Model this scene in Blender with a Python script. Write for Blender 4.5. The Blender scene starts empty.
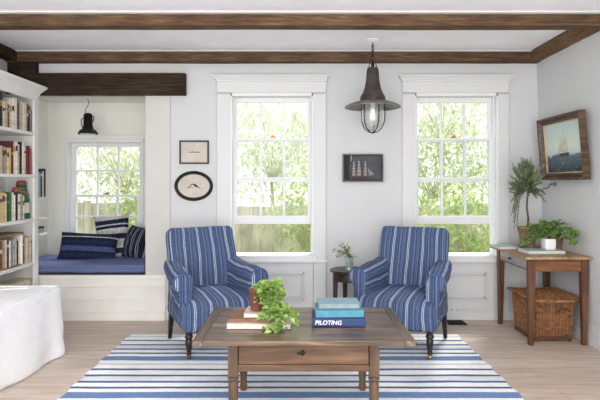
import bpy, bmesh, math, random
from mathutils import Vector, Matrix, noise, Euler
R = math.radians
random.seed(7)
scn = bpy.context.scene
COL = scn.collection
F = 530.0; D0 = 5.1; CZ = 1.3135; CX = 299.5; HY = 183.0
def U(px, py, d):
    """point of the room seen at image position (px, py) at distance d in front of the camera"""
    return Vector(((px - CX) * d / F, d - D0, CZ - (py - HY) * d / F))
def s2l(c):
    return tuple(((v / 255.0) / 12.92 if v / 255.0 <= 0.04045 else ((v / 255.0 + 0.055) / 1.055) ** 2.4) for v in c[:3]) + (1.0,)

# ------------------------------------------------------------------ materials
def newmat(name):
    m = bpy.data.materials.new(name); m.use_nodes = True
    nt = m.node_tree
    return m, nt, nt.nodes['Principled BSDF']
def nd(nt, t, **kw):
    n = nt.nodes.new(t)
    for k, v in kw.items():
        if hasattr(n, k): setattr(n, k, v)
        else: n.inputs[k].default_value = v
    return n
def ramp(nt, stops, interp='LINEAR'):
    r = nt.nodes.new('ShaderNodeValToRGB'); cr = r.color_ramp; cr.interpolation = interp
    while len(cr.elements) < len(stops): cr.elements.new(0.5)
    for e, (p, c) in zip(cr.elements, stops):
        e.position = p
    for e, (p, c) in zip(cr.elements, stops):
        e.color = s2l(c)
    return r
def coords(nt, scale=(1, 1, 1), rot=(0, 0, 0), out='Object'):
    tc = nt.nodes.new('ShaderNodeTexCoord'); mp = nt.nodes.new('ShaderNodeMapping')
    mp.inputs['Scale'].default_value = scale; mp.inputs['Rotation'].default_value = rot
    nt.links.new(tc.outputs[out], mp.inputs['Vector'])
    return mp.outputs['Vector']
def bump(nt, b, src, strength=0.2, dist=0.01):
    bp = nt.nodes.new('ShaderNodeBump'); bp.inputs['Strength'].default_value = strength; bp.inputs['Distance'].default_value = dist
    nt.links.new(src, bp.inputs['Height']); nt.links.new(bp.outputs['Normal'], b.inputs['Normal'])
def M_plain(name, c, rough=0.6, var=0.08, scale=6, metal=0.0, bmp=0.0, stretch=(1, 1, 1), spec=0.5):
    m, nt, b = newmat(name)
    v = coords(nt, stretch)
    n = nd(nt, 'ShaderNodeTexNoise'); n.inputs['Scale'].default_value = scale; n.inputs['Detail'].default_value = 4
    nt.links.new(v, n.inputs['Vector'])
    lo = tuple(max(0, x * (1 - var)) for x in c); hi = tuple(min(255, x * (1 + var)) for x in c)
    r = ramp(nt, [(0.3, lo), (0.7, hi)])
    nt.links.new(n.outputs['Fac'], r.inputs['Fac']); nt.links.new(r.outputs['Color'], b.inputs['Base Color'])
    b.inputs['Roughness'].default_value = rough; b.inputs['Metallic'].default_value = metal
    b.inputs['Specular IOR Level'].default_value = spec
    if bmp: bump(nt, b, n.outputs['Fac'], bmp)
    return m
def M_wood(name, dark, mid, light, axis='x', scale=1.0, rough=0.55, bmp=0.15, spec=0.4):
    m, nt, b = newmat(name)
    k = {'x': (1.2, 14, 14), 'y': (14, 1.2, 14), 'z': (14, 14, 1.2)}[axis]
    v = coords(nt, tuple(q * scale for q in k))
    n = nd(nt, 'ShaderNodeTexNoise'); n.inputs['Scale'].default_value = 2.2; n.inputs['Detail'].default_value = 7; n.inputs['Distortion'].default_value = 0.6
    nt.links.new(v, n.inputs['Vector'])
    r = ramp(nt, [(0.28, dark), (0.5, mid), (0.72, light)])
    nt.links.new(n.outputs['Fac'], r.inputs['Fac'])
    n2 = nd(nt, 'ShaderNodeTexNoise'); n2.inputs['Scale'].default_value = 3.0; n2.inputs['Detail'].default_value = 2
    nt.links.new(coords(nt), n2.inputs['Vector'])
    r2 = ramp(nt, [(0.3, (200, 200, 200)), (0.7, (255, 255, 255))]); nt.links.new(n2.outputs['Fac'], r2.inputs['Fac'])
    mx = nd(nt, 'ShaderNodeMix', data_type='RGBA', blend_type='MULTIPLY'); mx.inputs['Factor'].default_value = 1
    nt.links.new(r.outputs['Color'], mx.inputs[6]); nt.links.new(r2.outputs['Color'], mx.inputs[7])
    nt.links.new(mx.outputs[2], b.inputs['Base Color'])
    b.inputs['Roughness'].default_value = rough; b.inputs['Specular IOR Level'].default_value = spec
    bump(nt, b, n.outputs['Fac'], bmp, 0.006)
    return m
def M_stripe(name, stops, freq, src='UV', comp=0, wobble=0.0, rough=0.9, var=0.16, nscale=40, interp='CONSTANT'):
    """woven stripes: one texture axis, repeated, through a stepped ramp"""
    m, nt, b = newmat(name)
    tc = nt.nodes.new('ShaderNodeTexCoord'); sx = nt.nodes.new('ShaderNodeSeparateXYZ')
    nt.links.new(tc.outputs[src], sx.inputs[0])
    val = sx.outputs[comp]
    if wobble:
        wn = nd(nt, 'ShaderNodeTexNoise'); wn.inputs['Scale'].default_value = 3.0; wn.inputs['Detail'].default_value = 5
        nt.links.new(coords(nt, (1.5, 6, 1)), wn.inputs['Vector'])
        ma = nd(nt, 'ShaderNodeMath', operation='MULTIPLY_ADD'); ma.inputs[1].default_value = wobble
        nt.links.new(wn.outputs['Fac'], ma.inputs[0]); nt.links.new(val, ma.inputs[2]); val = ma.outputs[0]
    mu = nd(nt, 'ShaderNodeMath', operation='MULTIPLY'); mu.inputs[1].default_value = freq; nt.links.new(val, mu.inputs[0])
    fr = nd(nt, 'ShaderNodeMath', operation='FRACT'); nt.links.new(mu.outputs[0], fr.inputs[0])
    r = ramp(nt, stops, interp); nt.links.new(fr.outputs[0], r.inputs['Fac'])
    n = nd(nt, 'ShaderNodeTexNoise'); n.inputs['Scale'].default_value = nscale; n.inputs['Detail'].default_value = 6
    nt.links.new(tc.outputs['Object'], n.inputs['Vector'])
    lo = int(255 * (1 - 2 * var))
    r2 = ramp(nt, [(0.3, (lo, lo, lo)), (0.7, (255, 255, 255))]); nt.links.new(n.outputs['Fac'], r2.inputs['Fac'])
    mx = nd(nt, 'ShaderNodeMix', data_type='RGBA', blend_type='MULTIPLY'); mx.inputs['Factor'].default_value = 1
    nt.links.new(r.outputs['Color'], mx.inputs[6]); nt.links.new(r2.outputs['Color'], mx.inputs[7])
    nt.links.new(mx.outputs[2], b.inputs['Base Color'])
    b.inputs['Roughness'].default_value = rough; b.inputs['Specular IOR Level'].default_value = 0.15
    bump(nt, b, n.outputs['Fac'], 0.25, 0.004)
    return m
def M_glass(name, tint=(255, 255, 255), refl=0.08, haze=0.0, hcol=(240, 244, 242), edge=0.6):
    m, nt, b = newmat(name)
    nt.nodes.remove(b)
    out = nt.nodes['Material Output']
    t = nt.nodes.new('ShaderNodeBsdfTransparent'); t.inputs['Color'].default_value = s2l(tint)
    g = nt.nodes.new('ShaderNodeBsdfGlossy'); g.inputs['Roughness'].default_value = 0.03
    lw = nt.nodes.new('ShaderNodeLayerWeight'); lw.inputs['Blend'].default_value = 0.35
    mu = nd(nt, 'ShaderNodeMath', operation='MULTIPLY_ADD'); mu.inputs[1].default_value = edge; mu.inputs[2].default_value = refl
    nt.links.new(lw.outputs['Facing'], mu.inputs[0])
    cl = nd(nt, 'ShaderNodeMath', operation='MULTIPLY'); cl.inputs[1].default_value = 1.0; cl.use_clamp = True; nt.links.new(mu.outputs[0], cl.inputs[0])
    mx = nt.nodes.new('ShaderNodeMixShader')
    nt.links.new(cl.outputs[0], mx.inputs[0]); nt.links.new(t.outputs[0], mx.inputs[1]); nt.links.new(g.outputs[0], mx.inputs[2])
    last = mx.outputs[0]
    if haze:
        df = nt.nodes.new('ShaderNodeBsdfDiffuse'); df.inputs['Color'].default_value = s2l(hcol)
        m2 = nt.nodes.new('ShaderNodeMixShader'); m2.inputs[0].default_value = haze
        nt.links.new(last, m2.inputs[1]); nt.links.new(df.outputs[0], m2.inputs[2]); last = m2.outputs[0]
    nt.links.new(last, out.inputs['Surface'])
    return m
def M_leaf(name, c1, c2, scale=9, trans=0.35):
    m, nt, b = newmat(name)
    n = nd(nt, 'ShaderNodeTexNoise'); n.inputs['Scale'].default_value = scale; n.inputs['Detail'].default_value = 3
    nt.links.new(coords(nt), n.inputs['Vector'])
    r = ramp(nt, [(0.35, c1), (0.65, c2)]); nt.links.new(n.outputs['Fac'], r.inputs['Fac'])
    nt.links.new(r.outputs['Color'], b.inputs['Base Color']); b.inputs['Roughness'].default_value = 0.55
    b.inputs['Specular IOR Level'].default_value = 0.3
    tr = nt.nodes.new('ShaderNodeBsdfTranslucent'); nt.links.new(r.outputs['Color'], tr.inputs['Color'])
    mx = nt.nodes.new('ShaderNodeMixShader'); mx.inputs[0].default_value = trans
    nt.links.new(b.outputs[0], mx.inputs[1]); nt.links.new(tr.outputs[0], mx.inputs[2])
    nt.links.new(mx.outputs[0], nt.nodes['Material Output'].inputs['Surface'])
    return m

# ------------------------------------------------------------------ mesh builder
class MB:
    def __init__(s):
        s.bm = bmesh.new(); s.uv = s.bm.loops.layers.uv.new('UVMap')
    def box(s, x0, x1, y0, y1, z0, z1, mi=0):
        if x0 > x1: x0, x1 = x1, x0
        if y0 > y1: y0, y1 = y1, y0
        if z0 > z1: z0, z1 = z1, z0
        return s.hexa([(x0, y0, z0), (x1, y0, z0), (x1, y1, z0), (x0, y1, z0), (x0, y0, z1), (x1, y0, z1), (x1, y1, z1), (x0, y1, z1)], mi)
    def hexa(s, p, mi=0):
        v = [s.bm.verts.new(q) for q in p]
        for f in ((3, 2, 1, 0), (4, 5, 6, 7), (0, 1, 5, 4), (1, 2, 6, 5), (2, 3, 7, 6), (3, 0, 4, 7)):
            fc = s.bm.faces.new([v[i] for i in f]); fc.material_index = mi
        return v
    def prism(s, c0, h0, c1, h1, mi=0):
        """square post from centre c0 (half sizes h0) to c1 (half sizes h1)"""
        def q(c, h): return [(c[0] - h[0], c[1] - h[1], c[2]), (c[0] + h[0], c[1] - h[1], c[2]), (c[0] + h[0], c[1] + h[1], c[2]), (c[0] - h[0], c[1] + h[1], c[2])]
        return s.hexa(q(c0, h0) + q(c1, h1), mi)
    def lathe(s, prof, c=(0, 0, 0), n=24, mi=0, axis=None, sx=1, sy=1, cap=True, a0=0.0):
        """prof: list of (radius, height)"""
        rot = Matrix.Identity(3)
        if axis is not None: rot = Vector((0, 0, 1)).rotation_difference(Vector(axis)).to_matrix()
        c = Vector(c); rings = []
        for r, z in prof:
            ring = []
            for i in range(n):
                a = 2 * math.pi * i / n + a0
                ring.append(s.bm.verts.new(c + rot @ Vector((r * sx * math.cos(a), r * sy * math.sin(a), z))))
            rings.append(ring)
        for a, b in zip(rings, rings[1:]):
            for i in range(n):
                j = (i + 1) % n
                f = s.bm.faces.new((a[i], a[j], b[j], b[i])); f.material_index = mi
        if cap:
            if prof[0][0] > 1e-5: s.bm.faces.new(list(reversed(rings[0]))).material_index = mi
            if prof[-1][0] > 1e-5: s.bm.faces.new(rings[-1]).material_index = mi
    def tube(s, pts, r, n=6, mi=0, closed=False, cap=True):
        pts = [Vector(p) for p in pts]; N = len(pts)
        rs = r if isinstance(r, (list, tuple)) else [r] * N
        rings = []; up = None
        for i, p in enumerate(pts):
            if closed: t = pts[(i + 1) % N] - pts[i - 1]
            else: t = pts[min(i + 1, N - 1)] - pts[max(i - 1, 0)]
            t.normalize()
            if up is None:
                up = Vector((0, 0, 1)) if abs(t.z) < 0.9 else Vector((1, 0, 0))
            up = (up - t * up.dot(t))
            if up.length < 1e-6: up = Vector((0.3, 1, 0)) - t * t.dot(Vector((0.3, 1, 0)))
            up.normalize(); sd = t.cross(up)
            rings.append([s.bm.verts.new(p + (up * math.cos(2 * math.pi * k / n) + sd * math.sin(2 * math.pi * k / n)) * rs[i]) for k in range(n)])
        prs = list(zip(rings, rings[1:]))
        if closed: prs.append((rings[-1], rings[0]))
        for a, b in prs:
            for k in range(n):
                j = (k + 1) % n
                s.bm.faces.new((a[k], a[j], b[j], b[k])).material_index = mi
        if cap and not closed:
            s.bm.faces.new(list(reversed(rings[0]))).material_index = mi; s.bm.faces.new(rings[-1]).material_index = mi
    def poly(s, pts, mi=0):
        f = s.bm.faces.new([s.bm.verts.new(p) for p in pts]); f.material_index = mi; return f
    def slab(s, pts, off, mi=0):
        """polygon extruded by vector off"""
        off = Vector(off); a = [s.bm.verts.new(p) for p in pts]; b = [s.bm.verts.new(Vector(p) + off) for p in pts]
        n = len(a)
        s.bm.faces.new(list(reversed(a))).material_index = mi; s.bm.faces.new(b).material_index = mi
        for i in range(n):
            j = (i + 1) % n
            s.bm.faces.new((a[i], a[j], b[j], b[i])).material_index = mi
    def leaf(s, p, d, up, L, W, mi=0, fold=0.25):
        d = Vector(d).normalized(); up = Vector(up); sd = d.cross(up)
        if sd.length < 1e-4: sd = d.cross(Vector((0.3, 0.8, 0.2)))
        sd.normalize(); nn = sd.cross(d).normalized(); p = Vector(p)
        a = s.bm.verts.new(p); m1 = s.bm.verts.new(p + d * L * 0.5 - nn * W * fold * 0.3); e = s.bm.verts.new(p + d * L - nn * L * 0.1)
        l = s.bm.verts.new(p + d * L * 0.4 + sd * W * 0.5 + nn * W * fold); r = s.bm.verts.new(p + d * L * 0.4 - sd * W * 0.5 + nn * W * fold)
        for f in ((a, m1, l), (m1, e, l), (a, r, m1), (m1, r, e)):
            s.bm.faces.new(f).material_index = mi
    def soft(s, n, h, r, deform=None, ufn=None, mi=0, sculpt=0.0):
        """rounded cushion-like block; n cells and h half sizes per axis, r edge radius"""
        vm = {}; orig = {}
        def V(i, j, k):
            key = (i, j, k)
            if key not in vm:
                p = Vector((h[0] * (2 * i / n[0] - 1), h[1] * (2 * j / n[1] - 1), h[2] * (2 * k / n[2] - 1)))
                q = Vector([max(-h[a] + r, min(h[a] - r, p[a])) for a in range(3)])
                dlt = p - q
                if dlt.length > 1e-9:
                    p = q + dlt.normalized() * min(r, dlt.length if min(n) < 3 else r)
                o = p.copy()
                if deform: p = Vector(deform(p))
                v = s.bm.verts.new(p); vm[key] = v; orig[v] = o
            return vm[key]
        def quad(a, b, c, d, ax):
            f = s.bm.faces.new((a, b, c, d)); f.material_index = mi
            if ufn:
                for l in f.loops:
                    l[s.uv].uv = ufn(orig[l.vert], ax)
        for i in range(n[0]):
            for j in range(n[1]):
                quad(V(i, j, 0), V(i, j + 1, 0), V(i + 1, j + 1, 0), V(i + 1, j, 0), 2)
                quad(V(i, j, n[2]), V(i + 1, j, n[2]), V(i + 1, j + 1, n[2]), V(i, j + 1, n[2]), 2)
        for i in range(n[0]):
            for k in range(n[2]):
                quad(V(i, 0, k), V(i + 1, 0, k), V(i + 1, 0, k + 1), V(i, 0, k + 1), 1)
                quad(V(i, n[1], k), V(i, n[1], k + 1), V(i + 1, n[1], k + 1), V(i + 1, n[1], k), 1)
        for j in range(n[1]):
            for k in range(n[2]):
                quad(V(0, j, k), V(0, j, k + 1), V(0, j + 1, k + 1), V(0, j + 1, k), 0)
                quad(V(n[0], j, k), V(n[0], j + 1, k), V(n[0], j + 1, k + 1), V(n[0], j, k + 1), 0)
    def build(s, name, mats, parent=None, at=None, smooth=False, bevel=0.0, angle=0.7, rot=None):
        me = bpy.data.meshes.new(name)
        off = Vector((0, 0, 0))
        if parent is not None:
            q = parent
            while q.parent is not None: q = q.parent
            off = Vector(q.location) if not q.get('_local') else Vector((0, 0, 0))
        elif at is not None: off = Vector(at)
        if off.length > 0: bmesh.ops.translate(s.bm, verts=s.bm.verts[:], vec=-off)
        bmesh.ops.recalc_face_normals(s.bm, faces=s.bm.faces[:]) if not getattr(s, 'keep', False) else None
        s.bm.to_mesh(me); s.bm.free()
        if not isinstance(mats, (list, tuple)): mats = [mats]
        for m in mats: me.materials.append(m)
        if smooth:
            me.shade_smooth(); me.set_sharp_from_angle(angle=angle)
        o = bpy.data.objects.new(name, me); COL.objects.link(o)
        if parent is not None: o.parent = parent
        elif at is not None: o.location = at
        if bevel:
            b = o.modifiers.new('edge', 'BEVEL'); b.width = bevel; b.segments = 2; b.limit_method = 'ANGLE'
        return o

def tag(o, label, cat, group=None):
    o['label'] = label; o['category'] = cat
    if group: o['group'] = group
    return o
def thing(name, label, cat, loc=(0, 0, 0), group=None, local=False):
    o = bpy.data.objects.new(name, None); COL.objects.link(o); o.location = loc; o.empty_display_size = 0.05
    if local: o['_local'] = 1
    return tag(o, label, cat, group)
def struct(o):
    o['kind'] = 'structure'; return o
def copy_tree(o, parent=None):
    c = o.copy(); COL.objects.link(c); c.parent = parent
    for ch in o.children: copy_tree(ch, c)
    return c
def ns(p, sc=3.0, amp=0.01):
    return noise.noise(Vector(p) * sc) * amp

# palette
W_WALL = M_plain('wall_paint', (206, 208, 210), 0.85, 0.012, 2.0, spec=0.2)
W_CEIL = M_plain('ceiling_paint', (242, 242, 247), 0.9, 0.02, 3.0, spec=0.1)
W_TRIM = M_plain('white_trim_paint', (214, 216, 217), 0.5, 0.01, 3.0, spec=0.3)
W_SASH = M_plain('sash_paint', (226, 228, 230), 0.45, 0.01, 3.0, spec=0.3)
W_NOOK = M_plain('cream_board_paint', (233, 233, 227), 0.7, 0.015, 3.0, spec=0.2)
W_BENCH = M_plain('bench_paint', (236, 235, 230), 0.6, 0.02, 4.0, spec=0.2)
W_CASE = M_plain('bookcase_paint', (234, 234, 232), 0.55, 0.012, 4.0, spec=0.3)
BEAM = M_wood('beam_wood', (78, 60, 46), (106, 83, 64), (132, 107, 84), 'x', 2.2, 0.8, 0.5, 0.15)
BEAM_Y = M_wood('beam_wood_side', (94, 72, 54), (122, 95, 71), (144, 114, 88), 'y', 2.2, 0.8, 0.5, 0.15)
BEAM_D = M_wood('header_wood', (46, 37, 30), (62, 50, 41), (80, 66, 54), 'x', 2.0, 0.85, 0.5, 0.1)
TABLE_TOP = M_wood('worn_table_top', (68, 52, 40), (110, 88, 70), (158, 136, 112), 'x', 0.9, 0.30, 0.25, 0.5)
TABLE_WD = M_wood('table_wood', (80, 56, 39), (110, 80, 57), (134, 102, 75), 'x', 0.9, 0.5, 0.15, 0.4)
TABLE_LEG = M_wood('table_leg_wood', (72, 52, 38), (106, 79, 58), (130, 100, 75), 'z', 0.9, 0.5, 0.15, 0.4)
DESK_TOP = M_wood('desk_top_wood', (134, 104, 74), (172, 140, 104), (198, 168, 132), 'y', 0.9, 0.5, 0.12, 0.4)
DESK_WD = M_wood('desk_wood', (84, 52, 32), (122, 80, 52), (148, 102, 68), 'x', 0.9, 0.45, 0.12, 0.4)
DESK_LEG = M_wood('desk_leg_wood', (66, 42, 28), (100, 66, 44), (128, 88, 60), 'z', 0.9, 0.45, 0.12, 0.4)
DARKWD = M_wood('dark_walnut', (30, 20, 15), (54, 36, 27), (78, 54, 40), 'z', 1.0, 0.35, 0.1, 0.5)
LEGWD = M_plain('ebonised_leg', (30, 22, 18), 0.35, 0.2, 12)
BRASS = M_plain('aged_brass', (150, 118, 66), 0.35, 0.15, 20, metal=0.9)
IRON = M_plain('blackened_iron', (26, 25, 25), 0.5, 0.2, 15, metal=0.6)
RUSTY = M_plain('weathered_bronze', (70, 62, 58), 0.55, 0.2, 18, metal=0.35, bmp=0.2)
RIMMET = M_plain('grey_patina', (122, 121, 115), 0.45, 0.2, 16, metal=0.4)
GLASS = M_glass('window_glass', (252, 253, 252), 0.008, edge=0.08)
LGLASS = M_glass('lamp_glass', (250, 251, 251), 0.12, 0.14)
VGLASS = M_glass('vase_glass', (250, 252, 250), 0.10, 0.16, (226, 240, 230))
BLACK = M_plain('black_lacquer', (24, 22, 22), 0.4, 0.15, 15)
PAPER = M_plain('aged_paper', (198, 192, 181), 0.9, 0.05, 9)
PAGES = M_plain('book_pages', (222, 214, 198), 0.9, 0.06, 40, stretch=(1, 1, 8))
INK = M_plain('sketch_ink', (44, 40, 38), 0.9, 0.1, 20)
TERRA = M_plain('terracotta', (124, 92, 76), 0.85, 0.22, 14, bmp=0.1)
TERRA_D = M_plain('red_brown_clay', (104, 60, 48), 0.8, 0.2, 14)
SOIL = M_plain('dark_soil', (56, 44, 34), 1.0, 0.3, 60, bmp=0.5)
MOSS = M_plain('dry_moss', (132, 118, 62), 1.0, 0.3, 60, bmp=0.6)
SLIP = M_plain('white_slipcover_linen', (249, 250, 255), 0.95, 0.015, 30, bmp=0.05, spec=0.1)
B0, B1, B2, WH, PA = (80, 97, 133), (96, 113, 148), (64, 79, 112), (198, 206, 219), (136, 152, 180)
CHAIR = M_stripe('blue_ticking_fabric', [(0, WH), (0.036, B0), (0.09, WH), (0.126, B0), (0.24, B2), (0.31, B1), (0.35, B2), (0.43, B1), (0.48, PA), (0.50, B0), (0.58, B2), (0.64, B1), (0.69, B0), (0.78, PA), (0.80, B2), (0.90, B0)], 1 / 0.122, var=0.07, nscale=90)
ARMFAB = CHAIR
N1, N2, N3 = (34, 40, 62), (76, 92, 134), (190, 196, 208)
PIL_A = M_stripe('navy_band_fabric', [(0, N1), (0.10, (40, 50, 84)), (0.22, N1), (0.32, N2), (0.48, N1), (0.60, (40, 50, 84)), (0.68, N1), (0.80, N3), (0.835, N1)], 1.0, var=0.12)
GB, GN = (196, 194, 190), (38, 46, 74)
PIL_B = M_stripe('grey_navy_band_fabric', [(0, GB), (0.12, GN), (0.24, (206, 206, 204)), (0.28, GB), (0.44, GN), (0.56, GB), (0.66, (214, 214, 212)), (0.69, GN), (0.76, (206, 206, 204)), (0.79, GN), (0.90, GB)], 1.0, var=0.12)
PIL_C = M_stripe('dark_stripe_fabric', [(0, (34, 40, 58)), (0.40, (172, 178, 186)), (0.50, (34, 40, 58)), (0.66, (120, 130, 150)), (0.80, (34, 40, 58))], 4.5, var=0.12)
CUSH = M_plain('blue_chambray', (98, 110, 152), 0.95, 0.12, 60, stretch=(1, 1, 6), bmp=0.05, spec=0.1)
CUSH_P = M_plain('pale_piping', (112, 122, 154), 0.9, 0.05, 30)
CUSH_D = M_plain('dark_cushion_underside', (38, 40, 54), 0.95, 0.1, 30)
RB, RM, RW = (84, 106, 148), (116, 144, 188), (250, 251, 251)
RUG = M_stripe('striped_cotton_rug', [(0, RM), (0.135, RW), (0.215, RB), (0.262, RW), (0.36, RB), (0.41, (226, 231, 237)), (0.53, RB), (0.575, RW), (0.70, RB), (0.748, RW), (0.86, (204, 213, 226)), (0.90, RW)], 1 / 0.68, 'Object', 1, 0.02, var=0.025, nscale=24)
WICKER = M_plain('wicker', (134, 94, 62), 0.6, 0.3, 30, bmp=0.2)
WICKER_D = M_plain('dark_wicker', (84, 54, 36), 0.65, 0.3, 30, bmp=0.2)
L_IVY = M_leaf('ivy_leaf', (104, 146, 62), (184, 210, 122), 30)
L_ROSE = M_leaf('rosemary_needle', (110, 130, 96), (172, 192, 152), 20)
L_GER = M_leaf('scented_leaf', (92, 132, 66), (162, 192, 116), 25)
STEM_G = M_plain('green_stem', (104, 128, 70), 0.7, 0.15, 20)
BARK = M_plain('bark', (84, 66, 50), 0.9, 0.3, 25, bmp=0.4)
PETAL = M_leaf('white_petal', (226, 228, 224), (244, 244, 240), 30, 0.2)
CH_WELT = M_plain('blue_welt', (78, 95, 134), 0.9, 0.1, 30, spec=0.1)
CERAM = M_plain('white_ceramic', (236, 237, 237), 0.3, 0.01, 5)
# ------------------------------------------------------------------ room shell
XW = 2.30; XL = -2.78; ZC = 2.5585; YR = -6.6
XN = -1.477; YN = 0.75; ZN = 2.20           # alcove: right side, back, ceiling
def M_floor():
    m, nt, b = newmat('bleached_floorboards')
    v = coords(nt, (1, 1, 1))
    br = nt.nodes.new('ShaderNodeTexBrick'); br.offset = 0.37; br.squash = 1.0
    br.inputs['Scale'].default_value = 1.0; br.inputs['Brick Width'].default_value = 2.6; br.inputs['Row Height'].default_value = 0.19
    br.inputs['Mortar Size'].default_value = 0.0022; br.inputs['Mortar Smooth'].default_value = 0.2; br.inputs['Bias'].default_value = 0.0
    br.inputs['Color1'].default_value = s2l((219, 206, 194)); br.inputs['Color2'].default_value = s2l((205, 190, 177)); br.inputs['Mortar'].default_value = s2l((172, 154, 140))
    nt.links.new(v, br.inputs['Vector'])
    n = nd(nt, 'ShaderNodeTexNoise'); n.inputs['Scale'].default_value = 3; n.inputs['Detail'].default_value = 6
    nt.links.new(coords(nt, (1.0, 9, 1)), n.inputs['Vector'])
    r = ramp(nt, [(0.3, (226, 218, 210)), (0.7, (255, 255, 255))]); nt.links.new(n.outputs['Fac'], r.inputs['Fac'])
    mx = nd(nt, 'ShaderNodeMix', data_type='RGBA', blend_type='MULTIPLY'); mx.inputs['Factor'].default_value = 1
    nt.links.new(br.outputs['Color'], mx.inputs[6]); nt.links.new(r.outputs['Color'], mx.inputs[7])
    nt.links.new(mx.outputs[2], b.inputs['Base Color']); b.inputs['Roughness'].default_value = 0.45; b.inputs['Specular IOR Level'].default_value = 0.35
    bump(nt, b, n.outputs['Fac'], 0.08, 0.004)
    return m
FLOOR = M_floor()
m = MB(); m.box(XL - 0.15, XW + 0.25, YR, 0.0, -0.12, 0.0); struct(m.build('floor', FLOOR))
m = MB(); m.box(XL - 0.15, XW + 0.15, YR, 0.0, ZC, ZC + 0.12); struct(m.build('ceiling', W_CEIL))
XT, XF = 2.278, 2.37                      # the old right wall leans: top and foot
def xw(z): return XF + (XT - XF) * z / ZC
m = MB(); m.hexa([(XF, YR, 0), (XF + .2, YR, 0), (XF + .2, .14, 0), (XF, .14, 0), (XT, YR, ZC), (XT + .27, YR, ZC), (XT + .27, .14, ZC), (XT, .14, ZC)]); struct(m.build('wall_right', W_WALL))
m = MB(); m.box(XL - 0.15, XL, YR, YN + 0.12, 0.0, ZC); struct(m.build('wall_left', W_WALL))
# window holes in the back wall (X0, X1, Z0, Z1)
HW = [((231 - CX) * D0 / F, (313 - CX) * D0 / F, 0.62, 2.178), ((414.7 - CX) * D0 / F, (497 - CX) * D0 / F, 0.62, 2.178)]
T = 0.14
m = MB()
m.box(XN, HW[0][0], 0, T, 0, ZC); m.box(HW[0][1], HW[1][0], 0, T, 0, ZC); m.box(HW[1][1], XF + 0.1, 0, T, 0, ZC)
for h in HW:
    m.box(h[0], h[1], 0, T, 0, h[2] - 0.012); m.box(h[0], h[1], 0, T, h[3] + 0.002, ZC)
m.box(XL, XN, 0, T, 2.16, ZC)
struct(m.build('wall_back', W_WALL))
# alcove shell
W3 = ((68 - CX) * 5.85 / F, (142.3 - CX) * 5.85 / F, 0.66, CZ + (183 - 142) * 5.85 / F)
m = MB()
m.box(XL, W3[0], YN, YN + 0.12, 0, ZN); m.box(W3[1], XN + 0.12, YN, YN + 0.12, 0, ZN)
m.box(W3[0], W3[1], YN, YN + 0.12, 0, W3[2]); m.box(W3[0], W3[1], YN, YN + 0.12, W3[3], ZN)
m.box(XN, XN + 0.12, T, YN, 0, ZN)
m.box(XL, XL + 0.006, 0.0, YN, 0, ZN)
for z in (2.10, 1.92):                       # joints between the boards, as thin raised edges
    m.box(XL, XN, YN - 0.006, YN, z - 0.004, z + 0.004)
struct(m.build('wall_alcove', W_NOOK))
m = MB(); m.box(XL, XN + 0.12, T, YN + 0.12, ZN, ZN + 0.1); struct(m.build('ceiling_alcove', W_NOOK))
m = MB(); xb = (49.5 - CX) * 5.84 / F
m.box(xb - 0.02, xb + 0.05, YN - 0.018, YN, 0.44, ZN); m.box(W3[0] - 0.3, W3[1] + 0.2, YN - 0.016, YN, W3[3] + 0.075, W3[3] + 0.085)
struct(m.build('trim_alcove', W_NOOK, bevel=0.003))
# casing right of the alcove opening
m = MB(); m.box(XN, (170.5 - CX) * D0 / F, -0.022, 0.0, 0.12, 2.15); struct(m.build('trim_1', M_plain('pilaster_paint', (205, 205, 202), 0.7, 0.01, 3.0, spec=0.2), bevel=0.003))
# baseboards
def baseboard(name, x0, x1, y0, y1, face):
    m = MB()
    m.box(x0, x1, y0, y1, 0.0, 0.085)
    if face == 'y': m.box(x0, x1, y0 + 0.008, y1, 0.085, 0.10)
    else: m.box(x0 + 0.008, x1, y0, y1, 0.085, 0.155); m.box(x0 + 0.016, x1, y0, y1, 0.155, 0.17)
    struct(m.build(name, W_TRIM, bevel=0.003))
baseboard('baseboard_back', XN, XF, -0.02, 0.0, 'y')
baseboard('baseboard_right', XF - 0.024, XF, YR, -0.02, 'x')

# ------------------------------------------------------------------ windows
def sash(mb, gl, x0, x1, z0, z1, y, st, top, bot, cols, rows, t=0.035):
    mb.box(x0, x0 + st, y, y + t, z0, z1); mb.box(x1 - st, x1, y, y + t, z0, z1)
    mb.box(x0 + st, x1 - st, y, y + t, z1 - top, z1); mb.box(x0 + st, x1 - st, y, y + t, z0, z0 + bot)
    ax0, ax1, az0, az1 = x0 + st, x1 - st, z0 + bot, z1 - top
    mw = 0.0105
    for c in range(1, cols):
        xx = ax0 + (ax1 - ax0) * c / cols; mb.box(xx - mw, xx + mw, y + 0.005, y + t - 0.005, az0, az1)
    for r in range(1, rows):
        zz = az0 + (az1 - az0) * r / rows; mb.box(ax0, ax1, y + 0.004, y + t - 0.004, zz - mw, zz + mw)
    gl.box(ax0 - 0.004, ax1 + 0.004, y + t * 0.5 - 0.002, y + t * 0.5 + 0.002, az0 - 0.004, az1 + 0.004)
def latch(parent, x, y, z, mat):
    m = MB(); m.box(x - 0.03, x + 0.03, y - 0.012, y + 0.012, z, z + 0.008); m.lathe([(0.012, 0), (0.012, 0.012), (0.006, 0.018)], (x, y, z + 0.008), 10)
    m.box(x - 0.004, x + 0.03, y - 0.005, y + 0.005, z + 0.014, z + 0.02)
    return m.build('sash_latch', mat, parent)
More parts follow.
